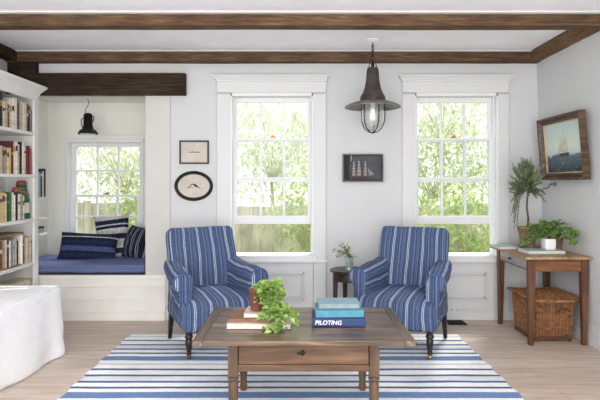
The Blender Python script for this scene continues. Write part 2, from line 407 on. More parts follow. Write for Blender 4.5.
def big_window(idx, h, capx, casx, panel):
    x0, x1, z0, z1 = h
    w = bpy.data.objects.new('window_%d' % idx, None); COL.objects.link(w); struct(w)
    k = D0 / F
    X = lambda p: (p - CX) * (D0 - 0.03) / F
    cz = lambda p: CZ - (p - HY) * (D0 - 0.03) / F
    m = MB()                                   # flat casing, running down to the floor beside the panel
    m.box(X(casx[0]), x0 - 0.004, -0.028, 0, 0.0, cz(94)); m.box(x1 + 0.004, X(casx[1]), -0.028, 0, 0.0, cz(94))
    m.box(X(casx[0]), X(casx[1]), -0.034, 0, z1, cz(80))
    m.box(X(casx[0]) - 0.012, X(casx[1]) + 0.012, -0.05, 0, cz(81.5), cz(79.5))
    m.box(X(capx[0]) + 0.012, X(capx[1]) - 0.012, -0.062, 0, cz(79.5), cz(77.5)); m.box(X(capx[0]), X(capx[1]), -0.078, 0, cz(77.5), cz(75.5))
    m.build('casing', W_TRIM, w, bevel=0.003)
    m = MB()                                   # jambs and stops inside the wall thickness
    for a, b in ((x0 - 0.004, x0 + 0.012), (x1 - 0.012, x1 + 0.004)):
        m.box(a, b, -0.02, T + 0.02, z0, z1)
    m.box(x0, x1, -0.02, T + 0.02, z1 - 0.03, z1 + 0.004)
    m.box(x0 + 0.012, x0 + 0.022, 0.045, 0.06, z0, z1); m.box(x1 - 0.022, x1 - 0.012, 0.045, 0.06, z0, z1)
    m.build('jamb', W_SASH, w)
    m = MB(); m.box(x0 - 0.03, x1 + 0.03, -0.05, T + 0.06, z0 - 0.045, z0); m.box(X(casx[0]) - 0.015, X(casx[1]) + 0.015, -0.058, 0, z0 - 0.065, z0 - 0.04)
    m.build('sill', W_SASH, w, bevel=0.004)
    zz = lambda p, y: CZ - (p - HY) * (D0 + y) / F
    so = MB(); go = MB()                       # upper (outer) sash
    sash(so, go, x0 + 0.012, x1 - 0.012, zz(182, .105), z1 - 0.03, 0.105, 0.038, 0.045, 0.032, 3, 2)
    o = so.build('upper_sash', W_SASH, w, bevel=0.002); go.build('pane', GLASS, o)
    so = MB(); go = MB()                       # lower (inner) sash, pushed up
    sash(so, go, x0 + 0.012, x1 - 0.012, zz(224, .062), zz(138, .062), 0.062, 0.040, 0.026, 0.078, 3, 2)
    o = so.build('lower_sash', W_SASH, w, bevel=0.002); go.build('pane', GLASS, o)
    latch(w, (x0 + x1) / 2, 0.08, zz(138, .07), BRASS)
    m = MB()                                   # panel under the sill
    px0, px1 = X(panel[0]), X(panel[1]); pz0, pz1 = cz(300), cz(272.5)
    m.box(x0, x1, -0.014, 0, 0.10, z0 - 0.065)
    for t_, o_ in ((0.0, 0.022), (0.018, 0.016)):
        a, b, c, d = px0 + t_, px1 - t_, pz0 + t_, pz1 - t_
        m.box(a, b, -o_ - 0.012, -0.01, c, c + 0.016); m.box(a, b, -o_ - 0.012, -0.01, d - 0.016, d)
        m.box(a, a + 0.016, -o_ - 0.012, -0.01, c, d); m.box(b - 0.016, b, -o_ - 0.012, -0.01, c, d)
    m.build('sill_panel', W_TRIM, w, bevel=0.003)
    return w
big_window(1, HW[0], (212.5, 328.5), (217, 326), (238, 304))
big_window(2, HW[1], (399, 513), (402.5, 509), (424, 487))
# alcove window
w = bpy.data.objects.new('window_3', None); COL.objects.link(w); struct(w)
x0, x1, z0, z1 = W3
m = MB(); m.box(x0 - 0.035, x0 + 0.012, YN - 0.02, YN + 0.125, z0, z1 + 0.03); m.box(x1 - 0.005, x1 + 0.02, YN - 0.02, YN + 0.1, z0, z1 + 0.03)
m.box(x0 - 0.035, x1 + 0.02, YN - 0.022, YN + 0.125, z1 - 0.006, z1 + 0.035); m.box(x0 - 0.05, x1 + 0.03, YN - 0.05, YN + 0.13, z0 - 0.03, z0 + 0.004)
m.build('casing', W_SASH, w, bevel=0.003)
so = MB(); go = MB(); zb = CZ - (197 - 183) * 5.93 / F
sash(so, go, x0 + 0.01, x1 - 0.004, zb, z1 - 0.005, YN + 0.075, 0.05, 0.045, 0.03, 3, 2)
o = so.build('upper_sash', W_SASH, w, bevel=0.002); go.build('pane', GLASS, o)
so = MB(); go = MB()
sash(so, go, x0 + 0.01, x1 - 0.004, z0, zb + 0.03, YN + 0.035, 0.065, 0.03, 0.06, 3, 2)
o = so.build('lower_sash', W_SASH, w, bevel=0.002); go.build('pane', GLASS, o)
latch(w, (x0 + x1) / 2, YN + 0.055, zb + 0.03, BRASS)

# ------------------------------------------------------------------ beams
def beam(name, label, boxes, mat, jit=0.004, group=None):
    m = MB()
    for b in boxes:
        (xa, xb_, ya, yb, za, zb_) = b
        long_x = (xb_ - xa) > (yb - ya); n = 24
        prev = None
        for i in range(n + 1):
            t = i / n
            def q(y, z, sd):
                return ns((t * 9, y * 7 + sd, z * 7), 1.0, jit)
            if long_x:
                x = xa + (xb_ - xa) * t
                ring = [(x, ya + q(ya, za, 1), za + q(ya, za, 2)), (x, yb, za + q(yb, za, 3)), (x, yb, zb_), (x, ya + q(ya, zb_, 4), zb_)]
            else:
                y = ya + (yb - ya) * t
                ring = [(xa + q(1, za, 1), y, za + q(2, za, 2)), (xb_, y, za + q(3, za, 3)), (xb_, y, zb_), (xa + q(4, zb_, 4), y, zb_)]
            vs = [m.bm.verts.new(p) for p in ring]
            if prev is not None:
                for k in range(4):
                    m.bm.faces.new((prev[k], prev[(k + 1) % 4], vs[(k + 1) % 4], vs[k]))
            else: m.bm.faces.new(list(reversed(vs)))
            prev = vs
        m.bm.faces.new(prev)
    o = m.build(name, mat, at=((boxes[0][0] + boxes[0][1]) / 2, (boxes[0][2] + boxes[0][3]) / 2, boxes[0][4]))
    return tag(o, label, 'beam', group)
ZB = CZ + 119 * 5.1 / F * 1.0
beam('ceiling_beam', 'rough brown timber beam across the ceiling nearest the viewer', [(XL, XW, 3.87 - D0, 3.985 - D0, 2.464, ZC)], BEAM)
beam('ceiling_beam', 'narrow brown timber beam where the ceiling meets the back wall', [(XL, XW, -0.10, 0.0, 2.462, ZC)], BEAM)
beam('ceiling_beam', 'timber beam along the ceiling edge above the ship painting', [(XW - 0.125, XW, 3.99 - D0, -0.105, 2.468, ZC)], BEAM_Y)
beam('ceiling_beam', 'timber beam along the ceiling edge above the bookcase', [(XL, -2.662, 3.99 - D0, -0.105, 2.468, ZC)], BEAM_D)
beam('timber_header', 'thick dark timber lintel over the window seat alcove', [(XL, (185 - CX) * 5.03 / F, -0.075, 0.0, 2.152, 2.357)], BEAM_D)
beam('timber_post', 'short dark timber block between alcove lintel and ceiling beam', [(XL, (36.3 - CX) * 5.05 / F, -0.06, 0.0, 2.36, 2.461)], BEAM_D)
m = MB(); m.box(XL, XW, -0.135, -0.10, ZC - 0.008, ZC); struct(m.build('trim_3', W_TRIM))
m = MB(); m.box(XL, XW, 3.83 - D0, 3.868 - D0, ZC - 0.012, ZC); struct(m.build('trim_4', W_TRIM))

# ------------------------------------------------------------------ window bench
bench = thing('window_bench', 'white panelled built-in window seat base below blue cushion', 'bench', (-2.1, 0, 0))
xr = (166 - CX) * D0 / F
m = MB(); m.box(XL, xr, -0.03, -0.002, 0.0, 0.41)
for z in (0.20, 0.325): m.box(XL, xr, -0.040, -0.03, z - 0.005, z + 0.005)
m.build('front_panel', W_BENCH, bench)
m = MB(); m.box(XL, xr, -0.036, -0.001, 0.395, 0.432); m.box(XL, XN - 0.003, 0.0, YN - 0.025, 0.395, 0.432); m.build('seat_board', W_BENCH, bench, bevel=0.003)
m = MB(); m.box(XL, xr, -0.05, -0.03, 0, 0.075); m.box(XL, xr, -0.044, -0.03, 0.075, 0.088); m.build('baseboard', W_BENCH, bench, bevel=0.003)

# seat cushion
cu = thing('seat_cushion', 'long blue chambray seat cushion on the window bench', 'cushion', (-2.1, 0.3, 0.433))
cx0, cx1 = XL + 0.01, XN - 0.005
m = MB(); hx = (cx1 - cx0) / 2; cy = 0.33
def dq(p): return (p.x + (cx0 + cx1) / 2, p.y + cy + ns((p.x * 2, p.y, p.z), 3, 0.006), p.z + 0.488 + (0.012 * (1 - (p.y / 0.36) ** 2) if p.z > 0 else 0) + ns((p.x, p.y, 0), 5, 0.008))
m.soft((30, 12, 4), (hx, 0.355, 0.045), 0.03, dq); m.build('mattress', CUSH, cu, smooth=True)
m = MB(); m.soft((20, 8, 2), (hx - 0.004, 0.35, 0.014), 0.01, lambda p: (p.x + (cx0 + cx1) / 2, p.y + cy, p.z + 0.448)); m.build('underside_strip', CUSH_D, cu)  # dark layer along the underside of the cushion
m = MB()
for z in (0.473, 0.522): m.tube([(cx0 + (cx1 - cx0) * i / 30, -0.026 + ns((i, z * 9, 0), 0.6, 0.005), z + ns((i, z * 3, 3), 0.5, 0.005)) for i in range(31)], 0.005, 6)
m.build('piping', CUSH_P, cu, smooth=True)

def pillow(name, label, w, h, t, mat, loc, rot, uvax, group=None, piping=None, ears=0.0):
    o = thing(name, label, 'pillow', (0, 0, 0), group)
    m = MB(); n = 18; grid = {}
    for s in (1, -1):
        for i in range(n + 1):
            for j in range(n + 1):
                u, v = 2 * i / n - 1, 2 * j / n - 1
                if s == -1 and (i in (0, n) or j in (0, n)): grid[(s, i, j)] = grid[(1, i, j)]; continue
                th = t * max(0.0, (1 - u ** 2) * (1 - v ** 2)) ** 0.42
                pin = 1 - 0.07 * (1 - abs(v)) * 0 - 0.06 * (1 - v * v) * abs(u) ** 3
                pin2 = 1 - 0.06 * (1 - u * u) * abs(v) ** 3
                e = 1 + ears * (abs(u * v) ** 6)
                p = Vector((w / 2 * u * pin * e, -s * th + ns((u * 2, v * 2, s), 1.6, 0.012), h / 2 * v * pin2 * e))
                grid[(s, i, j)] = m.bm.verts.new(p)
        for i in range(n):
            for j in range(n):
                q = [grid[(s, i, j)], grid[(s, i + 1, j)], grid[(s, i + 1, j + 1)], grid[(s, i, j + 1)]]
                c = [(i, j), (i + 1, j), (i + 1, j + 1), (i, j + 1)]
                if s == -1: q.reverse(); c.reverse()
                f = m.bm.faces.new(q)
                for l, (a, b) in zip(f.loops, c):
                    uu = (a / n, b / n); l[m.uv].uv = uu if uvax == 0 else (uu[1], uu[0])
    rim = [grid[(1, i, 0)].co.copy() for i in range(n)] + [grid[(1, n, j)].co.copy() for j in range(n)] + [grid[(1, n - i, n)].co.copy() for i in range(n)] + [grid[(1, 0, n - j)].co.copy() for j in range(n)]
    m.build('cover', mat, o, smooth=True, angle=1.2)
    if piping:
        m = MB(); m.tube(rim, 0.006, 6, closed=True); m.build('piping', piping, o, smooth=True)
    o.location = loc; o.rotation_euler = rot
    return o
def P(px, py, d): return U(px, py, d)
pillow('throw_pillow', 'oblong navy striped pillow lying in front of the window seat pillows', 0.59, 0.30, 0.075, PIL_A, P(88.5, 247, 5.45), (R(-20), R(3), R(4)), 1, None, None)
pillow('throw_pillow', 'square grey and navy banded pillow standing behind the oblong pillow', 0.36, 0.48, 0.08, PIL_B, P(112.8, 238, 5.66), (R(-14), R(-7), R(4)), 1, None, None, 0.1)
pillow('throw_pillow', 'dark pillow with pale vertical stripes at right end of window seat', 0.34, 0.36, 0.09, PIL_C, P(137, 243, 5.55), (R(-18), R(4), R(-34)), 0, None, None)
# ------------------------------------------------------------------ rug
m = MB()
ry0, ry1 = 2.0 - D0, -0.52
nx, ny = 30, 60
top = [[None] * (ny + 1) for _ in range(nx + 1)]
for i in range(nx + 1):
    for j in range(ny + 1):
        x = -1.455 + 2.81 * i / nx; y = ry1 - (ry1 - ry0) * j / ny
        ex = 0.008 * math.sin(j * 1.1) * (1 if i in (0, nx) else 0)
        top[i][j] = m.bm.verts.new((x + ex, y - ry1, 0.011 + ns((x, y, 0), 2.5, 0.002)))
for i in range(nx):
    for j in range(ny): m.bm.faces.new((top[i][j], top[i][j + 1], top[i + 1][j + 1], top[i + 1][j]))
bot = {}
def bv(i, j):
    if (i, j) not in bot:
        c = top[i][j].co; bot[(i, j)] = m.bm.verts.new((c.x, c.y, 0.001))
    return bot[(i, j)]
for i in range(nx):
    for j in (0, ny): m.bm.faces.new((top[i][j], top[i + 1][j], bv(i + 1, j), bv(i, j)))
for j in range(ny):
    for i in (0, nx): m.bm.faces.new((top[i][j], top[i][j + 1], bv(i, j + 1), bv(i, j)))
o = m.build('area_rug', RUG); o.location = (0, ry1, 0)
tag(o, 'flat woven cotton rug with blue and white cross stripes under the chairs', 'rug')
ZR = 0.0125

# ------------------------------------------------------------------ armchairs (built facing -y, then turned)
def make_chair(label):
    c = thing('armchair', label, 'armchair', (0, 0, 0), 'blue striped armchairs')
    def wr(p, a=0.006): return Vector((ns((p[0], p[1], p[2] + 9), 7, a), ns((p[0] + 5, p[1], p[2]), 7, a), ns((p[0], p[1] + 7, p[2]), 7, a)))
    # seat with the loose cover falling to the legs
    m = MB()
    def dseat(p):
        x, y, z = p
        t = (y + 0.335) / 0.67
        w = 1.0 - 0.13 * t
        zz = z
        if z > 0: zz += 0.035 * (1 - (x / 0.325) ** 2) * (1 - min(1, abs(y - 0.0) / 0.34) ** 2) - 0.012 * max(0, -y / 0.33) ** 2
        bow = -0.03 * (1 - (x / 0.325) ** 2) * (1 if y < 0 else 0) * min(1, abs(y) / 0.33)
        fl = 1 + 0.02 * max(0, -z / 0.11)
        return Vector((x * w * fl, y + bow, zz + 0.312)) + wr((x, y, z))
    m.soft((22, 18, 9), (0.325, 0.335, 0.112), 0.05, dseat, lambda p, ax: ((p.y + 0.03 if ax == 0 else p.x + 0.5), p.z))
    m.build('seat', CHAIR, c, smooth=True, angle=1.3)
    # back
    m = MB()
    def dback(p):
        x, y, z = p
        t = (z + 0.33) / 0.66
        w = 1.03 - 0.03 * t
        yy = y - 0.045 * (x / 0.29) ** 2 * (1 if y < 0 else 0.5)
        zz = z - 0.012 * (x / 0.31) ** 4 * (1 if z > 0 else 0)
        q = Vector((x * w, yy, zz)) + wr((x, y, z + 3), 0.007)
        q.y += -0.015 * math.sin(t * math.pi) * (1 if y < 0 else 0)
        a = R(-17); ca, sa = math.cos(a), math.sin(a)
        return Vector((q.x, q.y * ca - q.z * sa * 1.0 + 0.285, q.y * sa + q.z * ca + 0.612))
    m.soft((20, 5, 20), (0.288, 0.062, 0.315), 0.045, dback, lambda p, ax: ((p.y * 1.0 + 0.02 if ax == 0 else p.x + 0.53), p.z))
    m.build('backrest', CHAIR, c, smooth=True, angle=1.3)
    # lower back panel
    # arms
    for s in (-1, 1):
        m = MB()
        prof = [(0.215, 0.28), (0.218, 0.38), (0.220, 0.49)]
        cxx, czz, rr = 0.296, 0.548, 0.080
        for k in range(13):
            a = R(205 - 235 * k / 12); prof.append((cxx + rr * math.cos(a), czz + rr * math.sin(a)))
        prof += [(0.330, 0.46), (0.328, 0.37), (0.325, 0.28)]
        cu_ = [0.0]
        for a, b in zip(prof, prof[1:]): cu_.append(cu_[-1] + math.hypot(b[0] - a[0], b[1] - a[1]))
        st = [(-0.262, 0.35), (-0.258, 0.68), (-0.246, 0.88), (-0.225, 0.98), (-0.19, 1.0)] + [(-0.19 + 0.48 * k / 12, 1.0) for k in range(1, 13)]
        rings = []
        for yi, (y, sc) in enumerate(st):
            t = max(0.0, (y + 0.26) / 0.55); ring = []
            for (x, z) in prof:
                px = cxx + (x - cxx) * sc if z > 0.455 else 0.272 + (x - 0.272) * min(1, sc)
                pz = czz + (z - czz) * sc if z > 0.455 else z
                px += -0.05 * t + 0.012 * (1 - t); pz += 0.055 * t * t + (0.004 if z > 0.47 else 0)
                p = Vector((s * px, y, pz)) + wr((s * px * 1.3, y * 1.3, pz * 1.3), 0.011)
                ring.append(m.bm.verts.new(p))
            rings.append(ring)
        for a, b, ya, yb in zip(rings, rings[1:], st, st[1:]):
            for k in range(len(prof) - 1):
                q = [a[k], a[k + 1], b[k + 1], b[k]]; us = [cu_[k], cu_[k + 1], cu_[k + 1], cu_[k]]; vs = [ya[0], ya[0], yb[0], yb[0]]
                f = m.bm.faces.new(q)
                for l, u, v in zip(f.loops, us, vs): l[m.uv].uv = (u * 1.05 + 0.02, v) if ya[0] > -0.25 else (l.vert.co.x * 0.8 + 0.05, l.vert.co.z)
        f = m.bm.faces.new(rings[0]); 
        for l in f.loops: l[m.uv].uv = (l.vert.co.x * 0.8 + 0.05, l.vert.co.z)
        a = m.build('arm', ARMFAB, c, smooth=True, angle=1.3)
        m = MB(); pts = []
        for k in range(3, 16):                                        # welt round the scroll
            x, z = prof[k]; pts.append(Vector((s * (cxx + (x - cxx) * 0.93 + 0.012), -0.243, czz + (z - czz) * 0.93)))
        m.tube(pts, 0.006, 6); m.build('piping', CH_WELT, a, smooth=True)
    # legs
    for s in (-1, 1):
        m = MB()
        m.lathe([(0.024, 0.225), (0.026, 0.195), (0.021, 0.187), (0.030, 0.175), (0.031, 0.163), (0.022, 0.152), (0.027, 0.135), (0.026, 0.11), (0.019, 0.072), (0.016, 0.052), (0.021, 0.047), (0.021, 0.040), (0.014, 0.036)], (s * 0.275, -0.285, 0), 14)
        lg = m.build('leg', LEGWD, c, smooth=True, angle=0.8)
        m = MB(); m.lathe([(0.006, -0.010), (0.018, -0.009), (0.019, 0), (0.018, 0.009), (0.006, 0.010)], (s * 0.275, -0.285, 0.019), 14, axis=(1, 0.3, 0))
        m.box(s * 0.275 - 0.013, s * 0.275 + 0.013, -0.291, -0.279, 0.02, 0.04); m.build('caster', BRASS, lg, smooth=True, angle=0.6)
        m = MB(); m.prism((s * 0.265, 0.315, 0.0), (0.014, 0.014), (s * 0.26, 0.27, 0.225), (0.022, 0.022)); m.build('leg', LEGWD, c, bevel=0.004)
    return c
c1 = make_chair('blue striped upholstered armchair nearest the window seat, turned to the right')
c2 = copy_tree(c1); c2['label'] = 'blue striped upholstered armchair beside the small round table, turned to the left'
c1.location = (-0.705, -0.815, ZR); c1.rotation_euler = (0, 0, R(28))
c2.location = (0.845, -0.815, ZR); c2.rotation_euler = (0, 0, R(-27))

# ------------------------------------------------------------------ coffee table
ct = thing('coffee_table', 'low worn brown wooden coffee table with one drawer on the striped rug', 'table', (0.02, -2.03, ZR))
tx0, tx1, ty0, ty1, tz = -0.552, 0.598, 2.71 - D0, 3.45 - D0, 0.505
m = MB(); n = 5
for i in range(n):
    a = ty0 + (ty1 - ty0) * i / n; b = ty0 + (ty1 - ty0) * (i + 1) / n
    m.box(tx0 + 0.055, tx1 - 0.055, a + 0.0008, b - 0.0008, tz - 0.026, tz - 0.001 * (i % 2))
m.build('tabletop', TABLE_TOP, ct, bevel=0.003)
TT_END = M_wood('table_end_board', (66, 54, 46), (106, 90, 76), (156, 136, 118), 'y', 0.9, 0.4, 0.2, 0.5)
for a, b in ((tx0, tx0 + 0.054), (tx1 - 0.054, tx1)):
    m = MB(); m.box(a, b, ty0 - 0.002, ty1 + 0.002, tz - 0.027, tz); m.build('end_board', TT_END, ct, bevel=0.005)
lx0, lx1, ly0, ly1 = -0.352, 0.396, 2.82 - D0, 3.335 - D0
hw = 0.026
m = MB(); m.box(lx0, lx1, ly1 - 0.01, ly1 + 0.012, 0.315, tz - 0.027); m.box(lx0 - 0.012, lx0 + 0.01, ly0, ly1, 0.315, tz - 0.027); m.box(lx1 - 0.01, lx1 + 0.012, ly0, ly1, 0.315, tz - 0.027)
m.box(lx0, lx1, ly0 - 0.016, ly0 + 0.01, 0.315, 0.352); m.box(lx0, lx1, ly0 - 0.016, ly0 + 0.01, tz - 0.045, tz - 0.027)
m.build('apron', TABLE_WD, ct, bevel=0.002)
m = MB(); m.box(lx0 + hw + 0.004, lx1 - hw - 0.004, ly0 - 0.019, ly0 + 0.2, 0.3555, tz - 0.048); dr = m.build('drawer', TABLE_WD, ct, bevel=0.003)
m = MB(); kx = (302.5 - CX) * 2.8 / F; kz = CZ - (352.5 - HY) * 2.8 / F
m.lathe([(0.013, 0), (0.013, 0.003), (0.006, 0.005), (0.005, 0.014), (0.011, 0.018), (0.010, 0.024), (0.0, 0.027)], (kx, ly0 - 0.019, kz), 12, axis=(0, -1, 0))
m.box(kx - 0.028, kx + 0.004, ly0 - 0.028, ly0 - 0.022, kz - 0.008, kz - 0.001)
m.build('key_pull', IRON, dr, smooth=True, angle=0.6)
for x in (lx0, lx1):
    for y in (ly0, ly1):
        m = MB(); m.box(x - hw, x + hw, y - hw, y + hw, 0.29, tz - 0.027)
        m.lathe([(0.026, 0.292), (0.030, 0.286), (0.022, 0.276), (0.030, 0.268), (0.030, 0.258), (0.021, 0.250), (0.027, 0.238), (0.025, 0.12), (0.019, 0.045), (0.024, 0.03), (0.020, 0.0)], (x, y, ZR), 16)
        m.build('leg', TABLE_LEG, ct, smooth=True, angle=0.6, bevel=0.002)

# books on the coffee table
def book(name, label, x0, x1, y0, y1, z0, th, cover, rz=0.0, group=None, spine='front', pages=PAGES):
    """closed book lying flat: cover with spine towards the viewer, page block as a part"""
    cx_, cy_ = (x0 + x1) / 2, (y0 + y1) / 2
    o = thing(name, label, 'book', (0, 0, 0), group); hx, hy = (x1 - x0) / 2, (y1 - y0) / 2; b = 0.003
    m = MB(); m.box(-hx, hx, -hy, hy, 0, b); m.box(-hx, hx, -hy, hy, th - b, th)
    if spine == 'front': m.box(-hx, hx, -hy - 0.001, -hy + b, 0.0005, th - 0.0005)
    elif spine == 'back': m.box(-hx, hx, hy - b, hy + 0.001, 0.0005, th - 0.0005)
    else: m.box(-hx - 0.001, -hx + b, -hy, hy, 0.0005, th - 0.0005)
    m.build('cover', cover, o, bevel=0.0015)
    m = MB(); e = 0.004
    ya = -hy + (b if spine == 'front' else e); yb = hy - (b if spine == 'back' else e)
    m.box(-hx + (b if spine == 'side' else e), hx - e, ya, yb, b, th - b); m.build('pages', pages, o)
    o.location = (cx_, cy_, z0); o.rotation_euler = (0, 0, rz)
    return o, hx, hy
C_NAVY = M_plain('navy_book_cloth', (38, 58, 106), 0.6, 0.06, 30)
C_TEAL = M_plain('teal_book_cloth', (74, 138, 158), 0.6, 0.06, 30)
C_GREYB = M_plain('grey_blue_paper_cover', (132, 164, 180), 0.6, 0.05, 20)
C_LINEN = M_plain('cream_linen_cover', (204, 194, 178), 0.8, 0.06, 30)
C_RUST = M_plain('rust_brown_cover', (128, 92, 76), 0.75, 0.12, 20)
C_IVORY = M_plain('ivory_cover', (216, 208, 194), 0.8, 0.05, 20)
C_WTXT = M_plain('white_lettering', (236, 238, 240), 0.7, 0.02, 5)
C_DTXT = M_plain('dark_lettering', (30, 74, 92), 0.7, 0.02, 5)
def lettering(parent, text, size, loc, mat, shear=0.0, offset=0.0, sx=1.0):
    cu = bpy.data.curves.new('title', 'FONT'); cu.body = text; cu.size = size; cu.shear = shear; cu.extrude = 0.0006; cu.offset = offset
    to = bpy.data.objects.new('title_tmp', cu); COL.objects.link(to)
    me = bpy.data.meshes.new_from_object(to.evaluated_get(bpy.context.evaluated_depsgraph_get()))
    bpy.data.objects.remove(to)
    me.transform(Matrix.Diagonal((sx, 1, 1, 1))); me.transform(Matrix.Rotation(R(90), 4, 'X')); me.materials.clear(); me.materials.append(mat)
    o = bpy.data.objects.new('title_lettering', me); COL.objects.link(o); o.parent = parent; o.location = loc
    return o
bd = 2.98                                                    # spine distance of the blue stack
def bx(px, d): return (px - CX) * d / F
zt = tz
b1, hx, hy = book('book', 'thick navy blue hardback with white title, lowest of the blue stack', bx(312.5, bd), bx(366, bd), bd - D0, bd - D0 + 0.225, zt + 0.001, 0.045, C_NAVY, R(-1))
lettering(b1, 'PILOTING', 0.033, (-hx + 0.016, -hy - 0.0008, 0.011), C_WTXT, 0.12, 0.0006, 1.02)
m = MB()
for k in range(14): m.box(-hx + 0.175 + k * 0.0078, -hx + 0.175 + k * 0.0078 + (0.0035, 0.006, 0.0048, 0.0065, 0.0028)[k % 5], -hy - 0.0016, -hy, 0.0135, 0.0225 + (0, 0.003, 0.001, -0.002)[k % 4])
m.build('spine_lettering', C_WTXT, b1)
for q in (-hx + 0.006, hx - 0.009):
    m = MB(); m.box(q, q + 0.003, -hy - 0.0014, -hy, 0.004, 0.041); m.build('spine_rule', C_WTXT, b1)
b2, hx, hy = book('book', 'teal cloth hardback in the middle of the blue stack', bx(315.5, 3.0), bx(363.5, 3.0), 3.0 - D0, 3.0 - D0 + 0.20, zt + 0.047, 0.040, C_TEAL, R(1.5))
m = MB()
for k, (a, b) in enumerate(((0, .003), (.003, .009), (.018, .022), (.029, .035), (.038, .041))): m.box(-hx + 0.02 + a, -hx + 0.02 + b, -hy - 0.0014, -hy, 0.008 if k % 2 else 0.010, 0.031 if k != 2 else 0.022)
m.build('spine_lettering', C_DTXT, b2)
book('book', 'grey blue paper covered book on top of the blue stack', bx(318, 3.04), bx(360, 3.04), 3.04 - D0, 3.04 - D0 + 0.17, zt + 0.088, 0.026, C_GREYB, R(1), None, 'back', M_plain('dull_page_edges', (140, 150, 148), 0.9, 0.06, 40))
b4, hx, hy = book('book', 'large ivory book at the bottom of the stack under the ivy', bx(226.5, 2.93), bx(291, 2.93), 2.93 - D0, 2.93 - D0 + 0.24, zt + 0.001, 0.026, C_IVORY, R(-1), None, 'back')
book('book', 'rust brown book in the middle of the stack under the ivy', bx(228, 2.97), bx(278, 2.97), 2.97 - D0, 2.97 - D0 + 0.20, zt + 0.028, 0.019, C_RUST, R(1), None, 'front')
book('book', 'small cream linen book directly under the ivy pot', bx(244, 2.99), bx(276, 2.99), 2.99 - D0, 2.99 - D0 + 0.19, zt + 0.048, 0.022, C_LINEN, R(-3), None, 'back')

# ivy
iv_c = U(257, 312, 3.07); iv_c.z = zt + 0.071
ivy = thing('potted_ivy', 'trailing green ivy in a red brown clay pot on stacked books', 'plant', iv_c)
m = MB(); pc = iv_c + Vector((-0.004, 0, 0))
m.lathe([(0.032, 0), (0.039, 0.104), (0.043, 0.106), (0.044, 0.130), (0.039, 0.130), (0.037, 0.116)], pc, 20)
pot = m.build('pot', TERRA_D, ivy, smooth=True, angle=0.6)
m = MB(); m.lathe([(0.037, 0.115), (0.02, 0.119), (0.0, 0.12)], pc, 14); m.build('soil', SOIL, pot)
m = MB(); lf = MB(); rnd = random.Random(3)
def vine(start, pts, nl, L):
    ctrl = [Vector(start)] + [Vector(p) for p in pts]; path = []
    for k in range(len(ctrl) - 1):
        for t in range(8): path.append(ctrl[k].lerp(ctrl[k + 1], t / 8))
    path.append(ctrl[-1])
    for it in range(3):
        path = [path[0]] + [(path[i - 1] + path[i] * 2 + path[i + 1]) / 4 for i in range(1, len(path) - 1)] + [path[-1]]
    m.tube(path, 0.0018, 5)
    for i in range(nl):
        p = path[min(len(path) - 1, int(rnd.uniform(0.35, 1.05) * len(path)))]
        d = Vector((rnd.uniform(-1, 1), rnd.uniform(-1, 0.6), rnd.uniform(-0.4, 0.8))); s = L * rnd.uniform(0.7, 1.3)
        lf.leaf(p + d * 0.012, d, (0, -0.4, 1), s, s * 0.85)
topc = pc + Vector((0.010, 0, 0.118))
bk = Vector((0, 0, 0))
for k in range(26):
    a = rnd.uniform(0, 2 * math.pi); rr = rnd.uniform(0.02, 0.09)
    e = topc + Vector((math.cos(a) * rr + 0.062, math.sin(a) * rr * 0.7 - 0.005, rnd.uniform(-0.04, 0.035)))
    vine(topc, [topc.lerp(e, 0.5) + Vector((0, 0, 0.01)), e], 5, 0.042)
for k in range(11):
    e = U(rnd.uniform(266, 282), rnd.uniform(288, 318), rnd.uniform(2.93, 3.03))
    vine(topc, [topc + Vector((0.045, -0.02, 0.02)), e + Vector((-0.01, 0, 0.03)), e], 8, 0.044)
for tgt in ((284, 321), (290, 318), (296, 313), (298, 318), (287, 327), (280, 330), (274, 331), (266, 331), (283, 325), (292, 324)):
    e = U(tgt[0], tgt[1], 2.87 + rnd.uniform(-0.03, 0.05)); e.z = max(e.z, zt + 0.012)
    mid = U((tgt[0] + 272) / 2, 312, 2.93)
    vine(topc, [topc + Vector((0.055, -0.03, 0.0)), mid, e], 12, 0.044)
m.build('vines', STEM_G, ivy); lf.build('foliage', L_IVY, ivy)

# ------------------------------------------------------------------ sofa
so = thing('sofa', 'white slipcovered sofa end with loose skirt in front of the bookcase', 'sofa', (-2.15, -1.9, 0))
sl = 2.0; sw = 0.60
def dsofa(p):
    x, y, z = p
    yw = (sl / 2 - y)                                  # distance from the far end
    t = (0.26 - z) / 0.52
    X = -1.832 - sw / 2 + x + 0.03 * t * (1 if x > 0 else 0) - 0.085 * t * min(1, yw) * (1 if x > 0 else 0)
    Y = -1.03 - sl / 2 + y
    w = 0.0
    if abs(x) > sw / 2 - 0.06: w = 0.012 * t * math.sin(y * 15 + 2.2 * noise.noise(Vector((y * 2, 0, 0)))) + ns((x, y * 3, z * 4), 3, 0.010) * t
    X += w + ns((y * 2, z * 3 + y, 1), 3, 0.006)
    Z = z + 0.262 + (ns((x, y, 0), 5, 0.010) if z > 0.2 else 0)
    return (X, Y, max(Z, 0.003))
m = MB(); m.soft((14, 60, 16), (sw / 2, sl / 2, 0.26), 0.014, dsofa)
sc_ = m.build('slipcover', SLIP, so, smooth=True, angle=1.2)
m = MB()
m.tube([(-1.85, -1.045 - 1.95 * i / 60, 0.522 + ns((i, 0, 0), 0.5, 0.003)) for i in range(61)], 0.006, 6)
m.tube([(-1.85 - 0.55 * i / 20, -1.045, 0.522) for i in range(21)], 0.006, 6)
m.tube([(-2.03 - 0.35 * math.sin(a) * 0.9, -1.50 + 0.38 * math.cos(a), 0.5235 + ns((a, 1, 0), 2, 0.002)) for a in [math.pi * i / 24 for i in range(25)]], 0.004, 6)
m.build('piping', SLIP, so, smooth=True)

